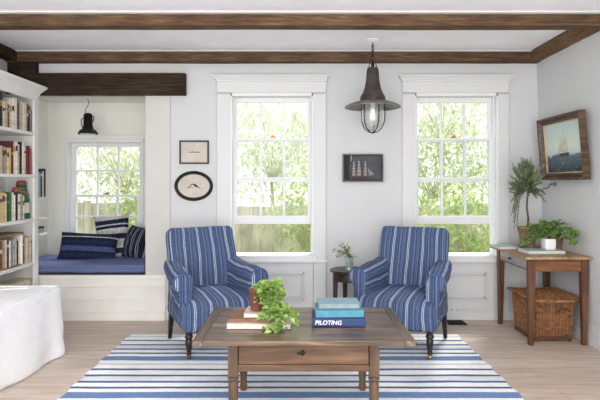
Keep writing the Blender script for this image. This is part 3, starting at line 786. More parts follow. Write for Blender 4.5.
# ------------------------------------------------------------------ round side table + vase + flowers
stx = U(351, 270, 4.62); SZ = 0.575
stx = Vector(((350.5 - CX) * 4.72 / F, 4.72 - D0, 0))
SZ = CZ - (269.3 - HY) * 4.72 / F
st = thing('side_table', 'small round dark wood side table between chair and window', 'table', stx)
m = MB(); m.lathe([(0.0, SZ - 0.022), (0.172, SZ - 0.022), (0.185, SZ - 0.016), (0.186, SZ - 0.006), (0.18, SZ), (0.0, SZ)], stx, 40, cap=False); m.build('tabletop', DARKWD, st, smooth=True, angle=0.5)
m = MB(); m.lathe([(0.150, SZ - 0.095), (0.155, SZ - 0.095), (0.155, SZ - 0.022), (0.150, SZ - 0.022)], stx, 36, cap=False); m.build('apron', DARKWD, st, smooth=True, angle=0.5)
for k in range(4):
    a = R(-75 + 90 * k); q = stx + Vector((math.cos(a) * 0.14, math.sin(a) * 0.14, 0))
    m = MB(); m.prism((q.x + math.cos(a) * 0.01, q.y + math.sin(a) * 0.01, 0.001), (0.013, 0.013), (q.x, q.y, SZ - 0.022), (0.023, 0.023)); m.build('leg', DARKWD, st, bevel=0.003)
vc = Vector((bx(349.5, 4.67), 4.67 - D0, SZ + 0.001))
va = thing('glass_vase', 'clear fluted glass vase of water on the round side table', 'vase', vc)
m = MB(); prof = [(0.0, 0.0), (0.036, 0.0), (0.037, 0.012), (0.034, 0.02), (0.037, 0.06), (0.042, 0.118), (0.0385, 0.118), (0.0335, 0.06), (0.031, 0.022), (0.0, 0.018)]
m.lathe(prof, vc, 24, cap=False); m.build('vessel', VGLASS, va, smooth=True, angle=0.8)
WATER = M_plain('green_tinged_water', (150, 178, 146), 0.1, 0.05, 8)
m = MB(); m.lathe([(0.0, 0.020), (0.0295, 0.023), (0.0325, 0.06), (0.034, 0.078), (0.0, 0.078)], vc, 20, cap=False); m.build('water', M_glass('vase_water', (224, 238, 220), 0.04, 0.12, (190, 214, 180)), va, smooth=True)
bq = thing('flower_bouquet', 'loose white blossoms and green sprigs standing in the glass vase', 'flowers', vc + Vector((0, 0, 0.03)))
m = MB(); lf = MB(); pe = MB(); rnd = random.Random(11)
for k in range(26):
    tx = rnd.choice([rnd.gauss(341, 5), rnd.gauss(338, 5), rnd.gauss(347, 4)]); ty = rnd.uniform(241, 256) + (abs(tx - 343) * 0.35)
    e = U(tx, ty, 4.67 + rnd.uniform(-0.07, 0.07)); b0 = vc + Vector((rnd.uniform(-.015, .015), rnd.uniform(-.015, .015), 0.03)); mid = vc + Vector((rnd.uniform(-.02, .01), rnd.uniform(-.02, .02), 0.125))
    pts = [b0.lerp(mid, t / 4) for t in range(4)] + [mid.lerp(e, t / 5) + Vector((0, 0, 0.02 * math.sin(t / 5 * math.pi))) for t in range(6)]
    m.tube(pts, 0.0016, 4)
    white = ty < 249 and tx < 344
    for j in range(9 if not white else 4):
        d = Vector((rnd.uniform(-1, 1), rnd.uniform(-1, 1), rnd.uniform(-.4, 1))); s = rnd.uniform(0.014, 0.026)
        lf.leaf(e.lerp(mid, rnd.uniform(0, 0.55)) + d * 0.006, d, (0, 0, 1), s, s * 0.6)
    if white or rnd.random() < 0.25:
        for j in range(14):
            d = Vector((rnd.uniform(-1, 1), rnd.uniform(-1, 1), rnd.uniform(-.6, 1))); pe.leaf(e + d * 0.009, d, (0, 0, 1), 0.021, 0.018)
m.build('stems', STEM_G, bq); lf.build('leaves', M_leaf('sprig_leaf', (92, 116, 64), (164, 182, 128), 30), bq); pe.build('blossoms', PETAL, bq)

# ------------------------------------------------------------------ writing desk
dk = thing('writing_desk', 'slender wooden writing table with side drawer in the right corner', 'desk', (2.05, -0.45, 0))
dx0, dx1, dy0, dy1, dz = 1.80, 2.342, 4.225 - D0, 5.03 - D0, 0.722
m = MB()
for i in range(3):
    a = dx0 + (dx1 - dx0) * i / 3; m.box(a + 0.0007, dx0 + (dx1 - dx0) * (i + 1) / 3 - 0.0007, dy0, dy1, dz - 0.02, dz)
m.build('tabletop', DESK_TOP, dk, bevel=0.003)
qx0, qx1, qy0, qy1 = 1.876, 2.302, 4.295 - D0, 4.94 - D0
m = MB(); m.box(qx0, qx1, qy0 - 0.018, qy0 + 0.004, 0.598, dz - 0.02); m.box(qx0, qx1, qy1 - 0.004, qy1 + 0.018, 0.598, dz - 0.02); m.box(qx1, qx1 + 0.018, qy0, qy1, 0.598, dz - 0.02)
m.box(qx0 - 0.018, qx0 + 0.0, qy0, qy1, 0.598, 0.612); m.box(qx0 - 0.018, qx0, qy0, qy1, dz - 0.032, dz - 0.02)
m.build('apron', DESK_WD, dk, bevel=0.002)
m = MB(); m.box(qx0 - 0.024, qx0 + 0.25, qy0 + 0.045, qy1 - 0.045, 0.614, dz - 0.034); dw = m.build('drawer', M_wood('reflection_grey_drawer', (120, 116, 116), (152, 150, 152), (180, 180, 184), 'y', 0.8, 0.35, 0.1, 0.6), dk, bevel=0.003)  # drawer front: blue-grey of a reflection put into the wood colour
m = MB(); m.lathe([(0.006, 0), (0.005, 0.012), (0.011, 0.018), (0.010, 0.024), (0, 0.027)], (qx0 - 0.024, (qy0 + qy1) / 2 + 0.02, 0.655), 12, axis=(-1, 0, 0)); m.build('knob', IRON, dw, smooth=True)
for x in (qx0, qx1):
    for y in (qy0, qy1):
        m = MB(); m.box(x - 0.028, x + 0.028, y - 0.028, y + 0.028, 0.596, dz - 0.021)
        m.prism((x - 0.004 * (1 if x == qx0 else -1), y, 0.001), (0.018, 0.018), (x, y, 0.597), (0.028, 0.028)); m.build('leg', DESK_LEG, dk, bevel=0.003)
# things on the desk
C_PALEB = M_plain('pale_blue_cover', (184, 204, 220), 0.5, 0.04, 20); C_SEA = M_plain('pale_sea_cover', (176, 206, 206), 0.5, 0.04, 20)
yy = 4.40
book('book', 'pale blue book lying flat in front of white cup on desk', bx(528, yy), bx(566, yy), yy - D0, yy - D0 + 0.20, dz + 0.001, 0.026, C_PALEB, R(2), None, 'back')
yy = 4.72
book('book', 'thin pale green book at far left edge of the desk top', bx(494.5, yy) + 0.045, bx(519, yy), yy - D0, yy - D0 + 0.24, dz + 0.001, 0.020, C_SEA, R(0), None, 'back')
cc = Vector((bx(549.7, 4.47), 4.47 - D0 + 0.02, dz + 0.028))
m = MB(); m.soft((8, 8, 6), (0.046, 0.046, 0.047), 0.012, lambda p: (p.x * (1 + p.z * 0.6), p.y * (1 + p.z * 0.6), p.z + 0.0475))
cp = thing('white_cup', 'small square white ceramic planter cup on the pale blue book', 'cup', cc)
for v in m.bm.verts: v.co += cc
m.build('vessel', CERAM, cp, smooth=True, angle=1.0)
m = MB(); m.box(cc.x - 0.034, cc.x + 0.034, cc.y - 0.034, cc.y + 0.034, cc.z + 0.093, cc.z + 0.0965); m.build('soil', SOIL, cp)

# topiary
tp = Vector((bx(527, 4.72), 4.72 - D0, dz + 0.001)); tp.x = bx(527.5, 4.66); tp.y = 4.66 - D0
to = thing('rosemary_topiary', 'tall rosemary standard with bare stem in terracotta pot on desk', 'plant', tp)
m = MB(); m.lathe([(0.0, 0), (0.085, 0.0), (0.09, 0.012), (0.06, 0.014)], tp, 24, cap=False)
m.lathe([(0.058, 0.012), (0.074, 0.165), (0.083, 0.167), (0.086, 0.205), (0.075, 0.205), (0.072, 0.185)], tp, 24)
pt = m.build('pot', TERRA, to, smooth=True, angle=0.5)
m = MB(); m.lathe([(0.074, 0.186), (0.055, 0.208), (0.0, 0.218)], tp, 18, cap=False); m.build('moss', MOSS, pt, smooth=True)
m = MB(); pts = [tp + Vector((0.006 * math.sin(k), 0.004 * math.cos(k * 1.7), 0.19 + 0.045 * k)) for k in range(10)]; m.tube(pts, [0.010 - 0.0004 * k for k in range(10)], 8)
lf = MB(); rnd = random.Random(5); hc = tp + Vector((-0.008, 0, 0.56))
for k in range(190):
    a = rnd.uniform(0, 2 * math.pi); el = rnd.uniform(-0.6, 1.5)
    d = Vector((math.cos(a) * math.cos(el), math.sin(a) * math.cos(el), math.sin(el))); Ls = rnd.uniform(0.07, 0.16) * (1 + 0.25 * max(0, d.z))
    b0 = hc + Vector((d.x * 0.03, d.y * 0.03, d.z * 0.05)); pts = []
    drp = rnd.uniform(0.0, 0.12) if d.z < 0.5 else 0.0
    for t in range(8):
        u = t / 7; pts.append(b0 + d * Ls * u * (1 - 0.15 * u) + Vector((0, 0, 0.06 * u * u - drp * u * u)))
    if max(p.x for p in pts) > 2.28: continue
    m.tube(pts, 0.0022, 4)
    for t in range(1, 8):
        for j in range(9):
            aa = rnd.uniform(0, 6.28); sd = Vector((math.cos(aa), math.sin(aa), 0.6 + rnd.uniform(-.5, .5))); tt = (pts[t] - pts[t - 1]).normalized()
            lf.leaf(pts[t].lerp(pts[t - 1], rnd.random()), sd * 0.8 + tt, (0, 0, 1), rnd.uniform(0.014, 0.024), 0.0065)
for k in range(12):                                   # long drooping sprigs on the left
    e = tp + Vector((-0.11 + rnd.uniform(-.02, .03), rnd.uniform(-.05, .05), 0.40 - 0.02 * k)); b0 = hc + Vector((-0.04, 0, 0)); pts = []
    for t in range(9):
        u = t / 8; pts.append(b0.lerp(e, u) + Vector((0, 0, 0.10 * math.sin(u * math.pi) * (1 - u * 0.5))))
    m.tube(pts, 0.002, 4)
    for t in range(1, 9):
        for j in range(6):
            sd = Vector((rnd.uniform(-1, 1), rnd.uniform(-1, 1), rnd.uniform(-.8, .6))); lf.leaf(pts[t].lerp(pts[t - 1], rnd.random()), sd, (0, 0, 1), rnd.uniform(0.02, 0.034), 0.0055)
m.build('stem', BARK, to, smooth=True); lf.build('foliage', L_ROSE, to)
# leafy plant
lp = Vector((bx(557, 4.58), 4.60 - D0, dz + 0.001))
lo = thing('leafy_plant', 'spreading green leafy plant in small brown pot behind the white cup', 'plant', lp)
m = MB(); m.lathe([(0.043, 0), (0.058, 0.105), (0.063, 0.107), (0.063, 0.125), (0.056, 0.125), (0.054, 0.11)], lp, 20); pt = m.build('pot', TERRA, lo, smooth=True, angle=0.5)
m = MB(); m.lathe([(0.055, 0.112), (0.0, 0.116)], lp, 14); m.build('soil', SOIL, pt)
m = MB(); lf = MB(); rnd = random.Random(8); base = lp + Vector((0, 0, 0.11))
for k in range(80):
    tx = rnd.uniform(520, 580); ty = 236 - 14 * math.sin(math.pi * (tx - 518) / 62) + rnd.uniform(-3, 13)
    e = U(tx, ty, 4.58 + rnd.uniform(-0.12, 0.12) - 0.30 * max(0.0, (tx - 548) / 32))
    if e.x > 2.285: e.x = 2.285 - rnd.uniform(0, 0.03)
    if e.z < dz + 0.03: e.z = dz + 0.03
    mid = base.lerp(e, 0.5) + Vector((0, 0, 0.035)); pts = [base, base.lerp(mid, 0.5) + Vector((0, 0, 0.012)), mid, mid.lerp(e, 0.6) + Vector((0, 0, 0.006)), e]
    m.tube(pts, 0.0018, 4)
    for j in range(6):
        q = e.lerp(mid, rnd.uniform(0, 0.55)); d = Vector((rnd.uniform(-1, 1), rnd.uniform(-1, 1), rnd.uniform(-.5, .5))); s = rnd.uniform(0.032, 0.052)
        if q.x + 0.03 > 2.32: continue
        lf.leaf(q, d, (0, -0.3, 1), s, s * 0.8)
m.build('stems', STEM_G, lo); lf.build('foliage', L_GER, lo)

# ------------------------------------------------------------------ wicker hamper
bk0 = Vector((2.095, -0.52, 0.0))
ba = thing('wicker_hamper', 'lidded brown wicker hamper on the floor under the writing desk', 'basket', bk0)
hx, hy, hh = 0.178, 0.215, 0.335
def rr(t, gx, gy, rad):
    """point and outward normal on a rounded rectangle, t in 0..1"""
    segs = []; sxx, syy = gx - rad, gy - rad
    peri = 4 * (sxx + syy) + 2 * math.pi * rad; sdist = t * peri
    for (cx_, cy_, a0, ln, dirx, diry) in ((sxx, -syy, -90, 2 * syy, 0, 1), (sxx, syy, 0, 2 * sxx, -1, 0), (-sxx, syy, 90, 2 * syy, 0, -1), (-sxx, -syy, 180, 2 * sxx, 1, 0)):
        arc = math.pi / 2 * rad
        # straight part first: along the side that starts at this corner centre
        nrm = Vector((-diry * -1, dirx * -1, 0)) if False else Vector((diry, -dirx, 0))
        if sdist <= ln:
            return Vector((cx_, cy_, 0)) + Vector((dirx, diry, 0)) * sdist + nrm * rad, nrm
        sdist -= ln
        ex = Vector((cx_, cy_, 0)) + Vector((dirx, diry, 0)) * ln
        if sdist <= arc:
            a = math.atan2(nrm.y, nrm.x) + sdist / rad
            nn = Vector((math.cos(a), math.sin(a), 0)); return ex + nn * rad, nn
        sdist -= arc
    return Vector((sxx + rad, -syy, 0)), Vector((1, 0, 0))
NS = 52
m = MB(); N = NS * 2
for row in range(27):
    z = 0.035 + row * 0.0112; k = 0.90 + 0.10 * row / 26; pts = []
    for i in range(N):
        p, n_ = rr(i / N, hx * k, hy * k, 0.03); off = 0.0055 * (1 if (i // 1 + row) % 2 else -1) if i % 2 == 0 or True else 0
        off = 0.006 * math.cos(math.pi * (i + 0.0) + math.pi * row)
        pts.append(bk0 + p + n_ * off + Vector((0, 0, z)))
    m.tube(pts, 0.0056, 5, closed=True)
m.build('woven_body', WICKER, ba, smooth=True)
m = MB()
for i in range(NS):
    p0, n0 = rr(i * 2 / N, hx * 0.9, hy * 0.9, 0.03); p1, n1 = rr(i * 2 / N, hx, hy, 0.03); m.tube([bk0 + p0 + Vector((0, 0, 0.012)), bk0 + p1 + Vector((0, 0, 0.335))], 0.004, 5)
for sx in (-1, 1):
    for sy in (-1, 1): m.tube([bk0 + Vector((sx * (hx * 0.9 - 0.012), sy * (hy * 0.9 - 0.012), 0.001)), bk0 + Vector((sx * (hx * 0.9 - 0.012), sy * (hy * 0.9 - 0.012), 0.05))], 0.012, 8)
for z in (0.025, 0.045): m.tube([bk0 + rr(i / 60, hx * 0.91, hy * 0.91, 0.03)[0] + Vector((0, 0, z - 0.004)) for i in range(60)], 0.010, 6, closed=True)
m.build('stakes', WICKER_D, ba, smooth=True)
m = MB(); lx, ly = hx + 0.035, hy + 0.03
def lidz(x, y): return 0.347 + 0.022 * (1 - (x / lx) ** 2) * (1 - (y / ly) ** 2) + 0.016 * (abs(x / lx) ** 4)
nr = 34
for r_ in range(nr):
    y = -ly + 0.012 + (2 * ly - 0.024) * r_ / (nr - 1); pts = []
    for i in range(41):
        x = -lx + 0.01 + (2 * lx - 0.02) * i / 40; pts.append(bk0 + Vector((x, y, lidz(x, y) + 0.004 * math.cos(math.pi * (i / 2 + r_)))))
    m.tube(pts, 0.0062, 5)
for i in range(14):
    x = -lx + 0.02 + (2 * lx - 0.04) * i / 13; m.tube([bk0 + Vector((x, -ly + 0.01 + (2 * ly - 0.02) * j / 12, lidz(x, -ly + 2 * ly * j / 12))) for j in range(13)], 0.004, 5)
for q in range(3):
    pts = []
    for i in range(90):
        p, n_ = rr(i / 90, lx, ly, 0.05); a = i * 0.9 + q * 2.09
        pts.append(bk0 + p + n_ * (0.008 * math.cos(a)) + Vector((0, 0, lidz(p.x * 0.97, p.y * 0.97) + 0.008 * math.sin(a))))
    m.tube(pts, 0.007, 5, closed=True)
m.build('lid', WICKER, ba, smooth=True)
m = MB(); 
hy_f = bk0.y - hy
m.tube([bk0 + Vector((0.08 + 0.045 * math.cos(a), -hy - 0.012 - 0.01 * math.sin(a), 0.255 + 0.028 * math.sin(a))) for a in [math.pi * i / 12 for i in range(13)]], 0.008, 6)
m.build('handle', WICKER_D, ba, smooth=True)
# ------------------------------------------------------------------ bookcase and books
XB = -2.468; yb1 = 5.01 - D0; yb0 = -1.75; bz1 = 2.150
bc = thing('bookcase', 'tall white built-in bookcase filled with old books on the left wall', 'bookcase', (-2.64, -0.9, 0))
m = MB(); m.box(XL + 0.002, XB - 0.001, yb1 - 0.022, yb1, 0, bz1); m.build('side_panel', W_CASE, bc)
m = MB(); m.box(XL + 0.002, XB - 0.001, yb0, yb0 + 0.022, 0, bz1); m.build('side_panel', W_CASE, bc)
m = MB(); m.box(XL + 0.001, XL + 0.014, yb0, yb1, 0, bz1); m.build('back_panel', W_CASE, bc)
m = MB(); m.box(XB - 0.02, XB, yb1 - 0.075, yb1 + 0.001, 0, bz1); m.box(XB - 0.02, XB, yb0, yb0 + 0.075, 0, bz1); m.box(XB - 0.02, XB - 0.0005, yb0, yb1, 2.085, bz1); m.box(XB - 0.02, XB - 0.0005, yb0, yb1, 0, 0.09)
m.build('face_frame', W_CASE, bc, bevel=0.002)
SH = [1.785, 1.392, 0.982, 0.578, 0.205]
for z in SH:
    m = MB(); m.box(XL + 0.014, XB - 0.001, yb0 + 0.022, yb1 - 0.022, z - 0.028, z); m.build('shelf', W_CASE, bc, bevel=0.002)
m = MB(); prof = [(0.0, bz1 - 0.02), (0.012, bz1 - 0.02), (0.016, bz1), (0.03, bz1 + 0.012), (0.055, bz1 + 0.03), (0.078, bz1 + 0.045), (0.086, bz1 + 0.05), (0.086, bz1 + 0.066), (0.0, bz1 + 0.066)]
ra = []; rb_ = []
for o_, z in prof:
    ra.append(m.bm.verts.new((XB + o_, yb0, z))); rb_.append(m.bm.verts.new((XB + o_, yb1 + 0.0, z)))
for i in range(len(prof)):
    j = (i + 1) % len(prof); m.bm.faces.new((ra[i], ra[j], rb_[j], rb_[i]))
m.bm.faces.new(ra); m.bm.faces.new(list(reversed(rb_)))
m.box(XL + 0.002, XB, yb0, yb1, bz1 + 0.04, bz1 + 0.062)
m.build('cornice', W_CASE, bc)

BC = {'cream': (206, 196, 176), 'tan': (178, 146, 106), 'brown': (104, 74, 54), 'black': (34, 32, 34), 'white': (224, 222, 216), 'grey': (140, 138, 138), 'red': (128, 44, 46), 'maroon': (92, 40, 46),
      'green': (58, 112, 66), 'dark green': (44, 66, 46), 'yellow': (208, 180, 96), 'beige': (190, 172, 150), 'navy': (44, 52, 78), 'rust': (150, 84, 60), 'pale blue': (160, 176, 190), 'ivory': (222, 212, 192)}
BM = {k: M_plain('book_cloth_' + k.replace(' ', '_'), v, 0.75, 0.10, 30) for k, v in BC.items()}
GILT = M_plain('faded_title_band', (150, 128, 92), 0.6, 0.1, 30); BANDW = M_plain('pale_title_label', (214, 208, 196), 0.7, 0.05, 30); BANDD = M_plain('dark_title_label', (52, 44, 44), 0.7, 0.05, 30)
ORD = ['first', 'second', 'third', 'fourth', 'fifth', 'sixth', 'seventh', 'eighth', 'ninth', 'tenth', 'eleventh', 'twelfth', 'thirteenth', 'fourteenth', 'fifteenth', 'sixteenth', 'seventeenth']
rnd = random.Random(21)
def shelf_book(y1, th, h, dep, z, colname, label, group, xf=None, lean=0.0):
    """upright book, spine towards +x; y1 is its far face"""
    xf = XB - 0.028 if xf is None else xf
    m = MB(); b = 0.0022
    m.box(xf - dep, xf - 0.004, y1 - th, y1 - th + b, 0, h); m.box(xf - dep, xf - 0.004, y1 - b, y1, 0, h)
    ring = 6; pa = []                                          # rounded spine
    for k in range(ring + 1):
        a = math.pi * k / ring; pa.append((xf - 0.006 + 0.006 * math.sin(a), y1 - th / 2 - th / 2 * math.cos(a)))
    lo_ = [m.bm.verts.new((x, y, 0)) for x, y in pa]; hi_ = [m.bm.verts.new((x, y, h)) for x, y in pa]
    for k in range(ring): m.bm.faces.new((lo_[k], lo_[k + 1], hi_[k + 1], hi_[k]))
    m.bm.faces.new(hi_); m.bm.faces.new(list(reversed(lo_)))
    m.box(xf - dep + 0.004, xf - 0.006, y1 - th + b, y1 - b, 0.004, h - 0.004, 1)
    kind = rnd.random()
    if th > 0.014 and kind < 0.5:
        za = h * rnd.uniform(0.55, 0.75); zb_ = za + h * rnd.uniform(0.05, 0.2)
        for k in range(1, ring - 1):
            x0_, y0_ = pa[k]; x1_, y1_ = pa[k + 1]
            m.poly([(x0_ + 0.0008, y0_, za), (x1_ + 0.0008, y1_, za), (x1_ + 0.0008, y1_, zb_), (x0_ + 0.0008, y0_, zb_)], 2)
    c = BC[colname]; light = sum(c) > 400
    bandm = rnd.choice([GILT, BANDD]) if light else rnd.choice([GILT, BANDW])
    for v in m.bm.verts: v.co.z += z + 0.0005
    o = m.build('book', [BM[colname], PAGES, bandm], at=(xf - dep / 2, y1 - th / 2, z + 0.0005))
    o.rotation_euler = (lean, 0, 0)
    return tag(o, label, 'book', group)
# rows listed from the far (right) end of each shelf: (colour, thickness, height)
ROWS = [
 ('top', SH[0], 'books on the top bookcase shelf', [('grey', .030, .20), ('black', .026, .235), ('brown', .022, .255), ('cream', .036, .262), ('ivory', .030, .255), ('beige', .036, .265), ('grey', .018, .25), ('navy', .022, .235), ('ivory', .040, .275), ('white', .036, .270), ('cream', .030, .262), ('brown', .026, .20), ('beige', .036, .21), ('cream', .03, .22), ('black', .040, .285), ('cream', .034, .262), ('tan', .030, .29)]),
 ('second', SH[1], 'books on the second bookcase shelf', [('rust', .022, .24), ('maroon', .030, .262), ('red', .030, .258), ('cream', .026, .262), ('white', .030, .285), ('black', .036, .290), ('beige', .026, .265), ('white', .032, .285), ('ivory', .026, .275), ('maroon', .034, .285), ('yellow', .030, .225), ('cream', .026, .21), ('tan', .030, .225), ('grey', .030, .23), ('beige', .032, .235), ('red', .03, .26)]),
]
def fill(row, z, group, items, y=None, gap=0.0015):
    y = yb1 - 0.032 if y is None else y; idx = 0
    for col, th, h in items:
        idx += 1; th2 = th * 1.12
        shelf_book(y, th2, h, rnd.uniform(0.15, 0.19), z, col, '%s spined book, %s from the right end of the %s bookcase shelf' % (col, ORD[idx - 1], row), group)
        y -= th2 + gap
    return y
for row, z, g, it in ROWS: fill(row, z, g, it, (yb1 - 0.060) if row == 'top' else (yb1 - 0.075))
fill('third', SH[2], 'books on the third bookcase shelf', [('ivory', .022, .215), ('grey', .020, .225), ('beige', .026, .235), ('white', .026, .23), ('black', .034, .245), ('white', .022, .225), ('ivory', .030, .245), ('green', .036, .255), ('dark green', .030, .245), ('cream', .026, .24), ('yellow', .034, .25), ('beige', .030, .25), ('dark green', .034, .24), ('tan', .03, .24)], yb1 - 0.195)
# fourth shelf: a few books, then a wooden book trough of more books
ye = fill('fourth', SH[3], 'books on the fourth bookcase shelf', [('cream', .034, .24), ('beige', .030, .235), ('ivory', .034, .23), ('tan', .026, .235), ('black', .034, .25)], yb1 - 0.062)
OAK = M_wood('trough_oak', (110, 84, 60), (146, 116, 86), (176, 146, 114), 'y', 1.0, 0.6, 0.1, 0.3)
tr1 = ye - 0.006; tr0 = tr1 - 0.52
tr = thing('book_trough', 'open wooden book box holding upright books on the fourth shelf', 'box', (XB - 0.12, (tr0 + tr1) / 2, SH[3]))
m = MB(); m.box(XB - 0.20, XB - 0.015, tr1 - 0.014, tr1, SH[3] + 0.001, SH[3] + 0.275); m.build('side_panel', W_CASE, tr, bevel=0.002)
m = MB(); m.box(XB - 0.20, XB - 0.015, tr0, tr0 + 0.014, SH[3] + 0.001, SH[3] + 0.275); m.build('side_panel', W_CASE, tr, bevel=0.002)
m = MB(); m.box(XB - 0.205, XB - 0.010, tr0 - 0.004, tr1 + 0.004, SH[3] + 0.2755, SH[3] + 0.297); m.build('lid_board', OAK, tr, bevel=0.002)
m = MB(); m.box(XB - 0.199, XB - 0.016, tr0 + 0.0142, tr1 - 0.0142, SH[3] + 0.001, SH[3] + 0.011); m.build('base_board', OAK, tr)
y = tr1 - 0.016
for i, (col, th, h) in enumerate([('white', .024, .20), ('black', .02, .21), ('beige', .03, .235), ('pale blue', .026, .225), ('grey', .026, .23), ('white', .024, .225), ('navy', .026, .235), ('cream', .03, .24), ('tan', .03, .23), ('brown', .03, .23), ('beige', .03, .22), ('ivory', .03, .235), ('rust', .03, .22)]):
    if y - th * 1.15 < tr0 + 0.016: break
    shelf_book(y, th * 1.15, h, 0.14, SH[3] + 0.011, col, '%s spined book, %s from the right inside the wooden book box' % (col, ORD[i]), 'books inside the wooden box')
    y -= th * 1.15 + 0.0015
# lying books on the lowest visible shelf
def lying(y0, y1, z, th, col, label):
    m = MB(); xf = XB - 0.03; b = 0.003
    m.box(xf - 0.17, xf, y0, y1, 0, b); m.box(xf - 0.17, xf, y0, y1, th - b, th); m.box(xf - b, xf, y0, y1, b, th - b); m.box(xf - 0.166, xf - b, y0 + 0.004, y1 - 0.004, b, th - b, 1)
    for v in m.bm.verts: v.co.z += z
    o = m.build('book', [BM[col], PAGES], at=(xf - 0.085, (y0 + y1) / 2, z)); return tag(o, label, 'book', 'books lying on the lowest visible bookcase shelf')
z = SH[4] + 0.0005
lying(-0.44, -0.125, z, 0.05, 'beige', 'beige book lying at the bottom of the lowest bookcase pile')
lying(-0.44, -0.13, z + 0.051, 0.045, 'rust', 'rust book lying second in the lowest bookcase pile')
lying(-0.43, -0.125, z + 0.097, 0.045, 'tan', 'tan book lying third in the lowest bookcase pile')
lying(-0.42, -0.12, z + 0.143, 0.075, 'cream', 'thick cream book lying on top of the lowest bookcase pile')
lying(-0.80, -0.46, z, 0.06, 'grey', 'grey book lying under the black book on the lowest shelf')
lying(-0.78, -0.47, z + 0.061, 0.09, 'black', 'black book lying beside the pile of pale books on the lowest shelf')

# green bottle-shaped ship lantern in front of the third shelf books
gl = Vector((XB - 0.105, yb1 - 0.105, SH[2] + 0.001))
GRN = M_plain('green_glass', (42, 92, 62), 0.25, 0.2, 12, spec=0.6); REDP = M_plain('worn_red_paint', (138, 58, 54), 0.5, 0.15, 20); LBL = M_plain('bottle_label', (214, 208, 186), 0.8, 0.05, 12); LEATH = M_plain('tan_strap', (150, 104, 76), 0.7, 0.1, 20)
lt = thing('green_bottle', 'tall green bottle with red cap and white label on the third shelf', 'bottle', gl)
m = MB(); m.lathe([(0.0, 0), (0.066, 0), (0.070, 0.012), (0.068, 0.17), (0.056, 0.225), (0.047, 0.285), (0.046, 0.30), (0.050, 0.305), (0.042, 0.318), (0.0, 0.318)], gl, 28, cap=False); m.build('body', GRN, lt, smooth=True, angle=0.8)
m = MB(); m.lathe([(0.0445, 0.312), (0.046, 0.335), (0.034, 0.350), (0.0, 0.353)], gl, 24); m.build('cap', REDP, lt, smooth=True, angle=0.6)
m = MB(); ring = []
for k in range(15):
    a = R(-125 + 10 * k); ring.append((gl + Vector((0.0705 * math.cos(a), 0.0705 * math.sin(a), 0.055)), gl + Vector((0.0705 * math.cos(a), 0.0705 * math.sin(a), 0.15))))
for a, b in zip(ring, ring[1:]): m.poly([a[0], b[0], b[1], a[1]])
m.build('label', LBL, lt, smooth=True)
m = MB(); m.tube([gl + Vector((0.058 * math.cos(a), 0.058 * math.sin(a), 0.232 - 0.02 * math.sin(a))) for a in [2 * math.pi * i / 30 for i in range(30)]], 0.007, 6, closed=True); m.build('strap', LEATH, lt, smooth=True)
rk = Vector((XB - 0.06, -0.375, SH[2] + 0.249))
rp = thing('red_pull_toy', 'small worn red wooden ornament lying on the green and white books', 'ornament', rk)
m = MB(); m.soft((6, 6, 5), (0.02, 0.036, 0.022), 0.012, lambda p: (p.x + rk.x, p.y + rk.y, p.z + rk.z + 0.024)); m.build('body', REDP, rp, smooth=True)
m = MB(); m.tube([rk + Vector((0, 0.03, 0.034)), rk + Vector((0.005, 0.085, 0.03)), rk + Vector((0.01, 0.13, 0.028))], 0.006, 6); m.build('rod', LEATH, rp, smooth=True)
m = MB()
for yy in (-0.022, 0.022): m.lathe([(0.0, -0.024), (0.012, -0.024), (0.012, 0.024), (0.0, 0.024)], rk + Vector((0, yy, 0.012)), 12, axis=(1, 0, 0), cap=False)
m.build('wheels', LEATH, rp, smooth=True, angle=0.6)

# small shelves on the left side of the alcove
al = thing('alcove_shelf', 'small white open shelf unit on the left side of the alcove', 'shelf', (-2.68, 0.35, 1.0))
ax1 = (46.8 - CX) * 5.40 / F; ay0, ay1 = 0.145, 0.305
def az(py, d=5.35): return CZ - (py - HY) * d / F
for py in (162.5, 197, 217.5, 233):
    m = MB(); m.box(XL + 0.002, ax1, ay0, ay1, az(py) - 0.02, az(py)); m.build('shelf', W_CASE, al, bevel=0.002)
m = MB(); m.box(XL + 0.002, XL + 0.012, ay0 + 0.002, ay1 - 0.002, az(233) - 0.018, az(162.5) - 0.002); m.build('back_panel', W_CASE, al)
zz = az(197) + 0.0005; yb_ = ay1 - 0.006
for q, (col, th, h) in enumerate((('black', .038, .285), ('white', .030, .26), ('navy', .034, .28), ('pale blue', .030, .25))):
    shelf_book(yb_, th, h, 0.13, zz, col, '%s book, %s from the right on the small alcove shelf' % (col, ORD[q]), 'books on the small alcove shelf', ax1 - 0.008); yb_ -= th + 0.001
m = MB(); m.box(ax1 - 0.13, ax1 - 0.02, ay0 + 0.02, ay1 - 0.02, 0, 0.05); 
for v in m.bm.verts: v.co.z += az(233) + 0.0005
bx_ = thing('keepsake_box', 'small grey box on the lowest alcove shelf', 'box', (ax1 - 0.075, ay0 + 0.09, az(233)))
m.build('body', BM['grey'], bx_, bevel=0.004)
m = MB(); m.box(ax1 - 0.133, ax1 - 0.017, ay0 + 0.017, ay1 - 0.017, az(233) + 0.051, az(233) + 0.068); m.build('lid', BM['black'], bx_, bevel=0.003)

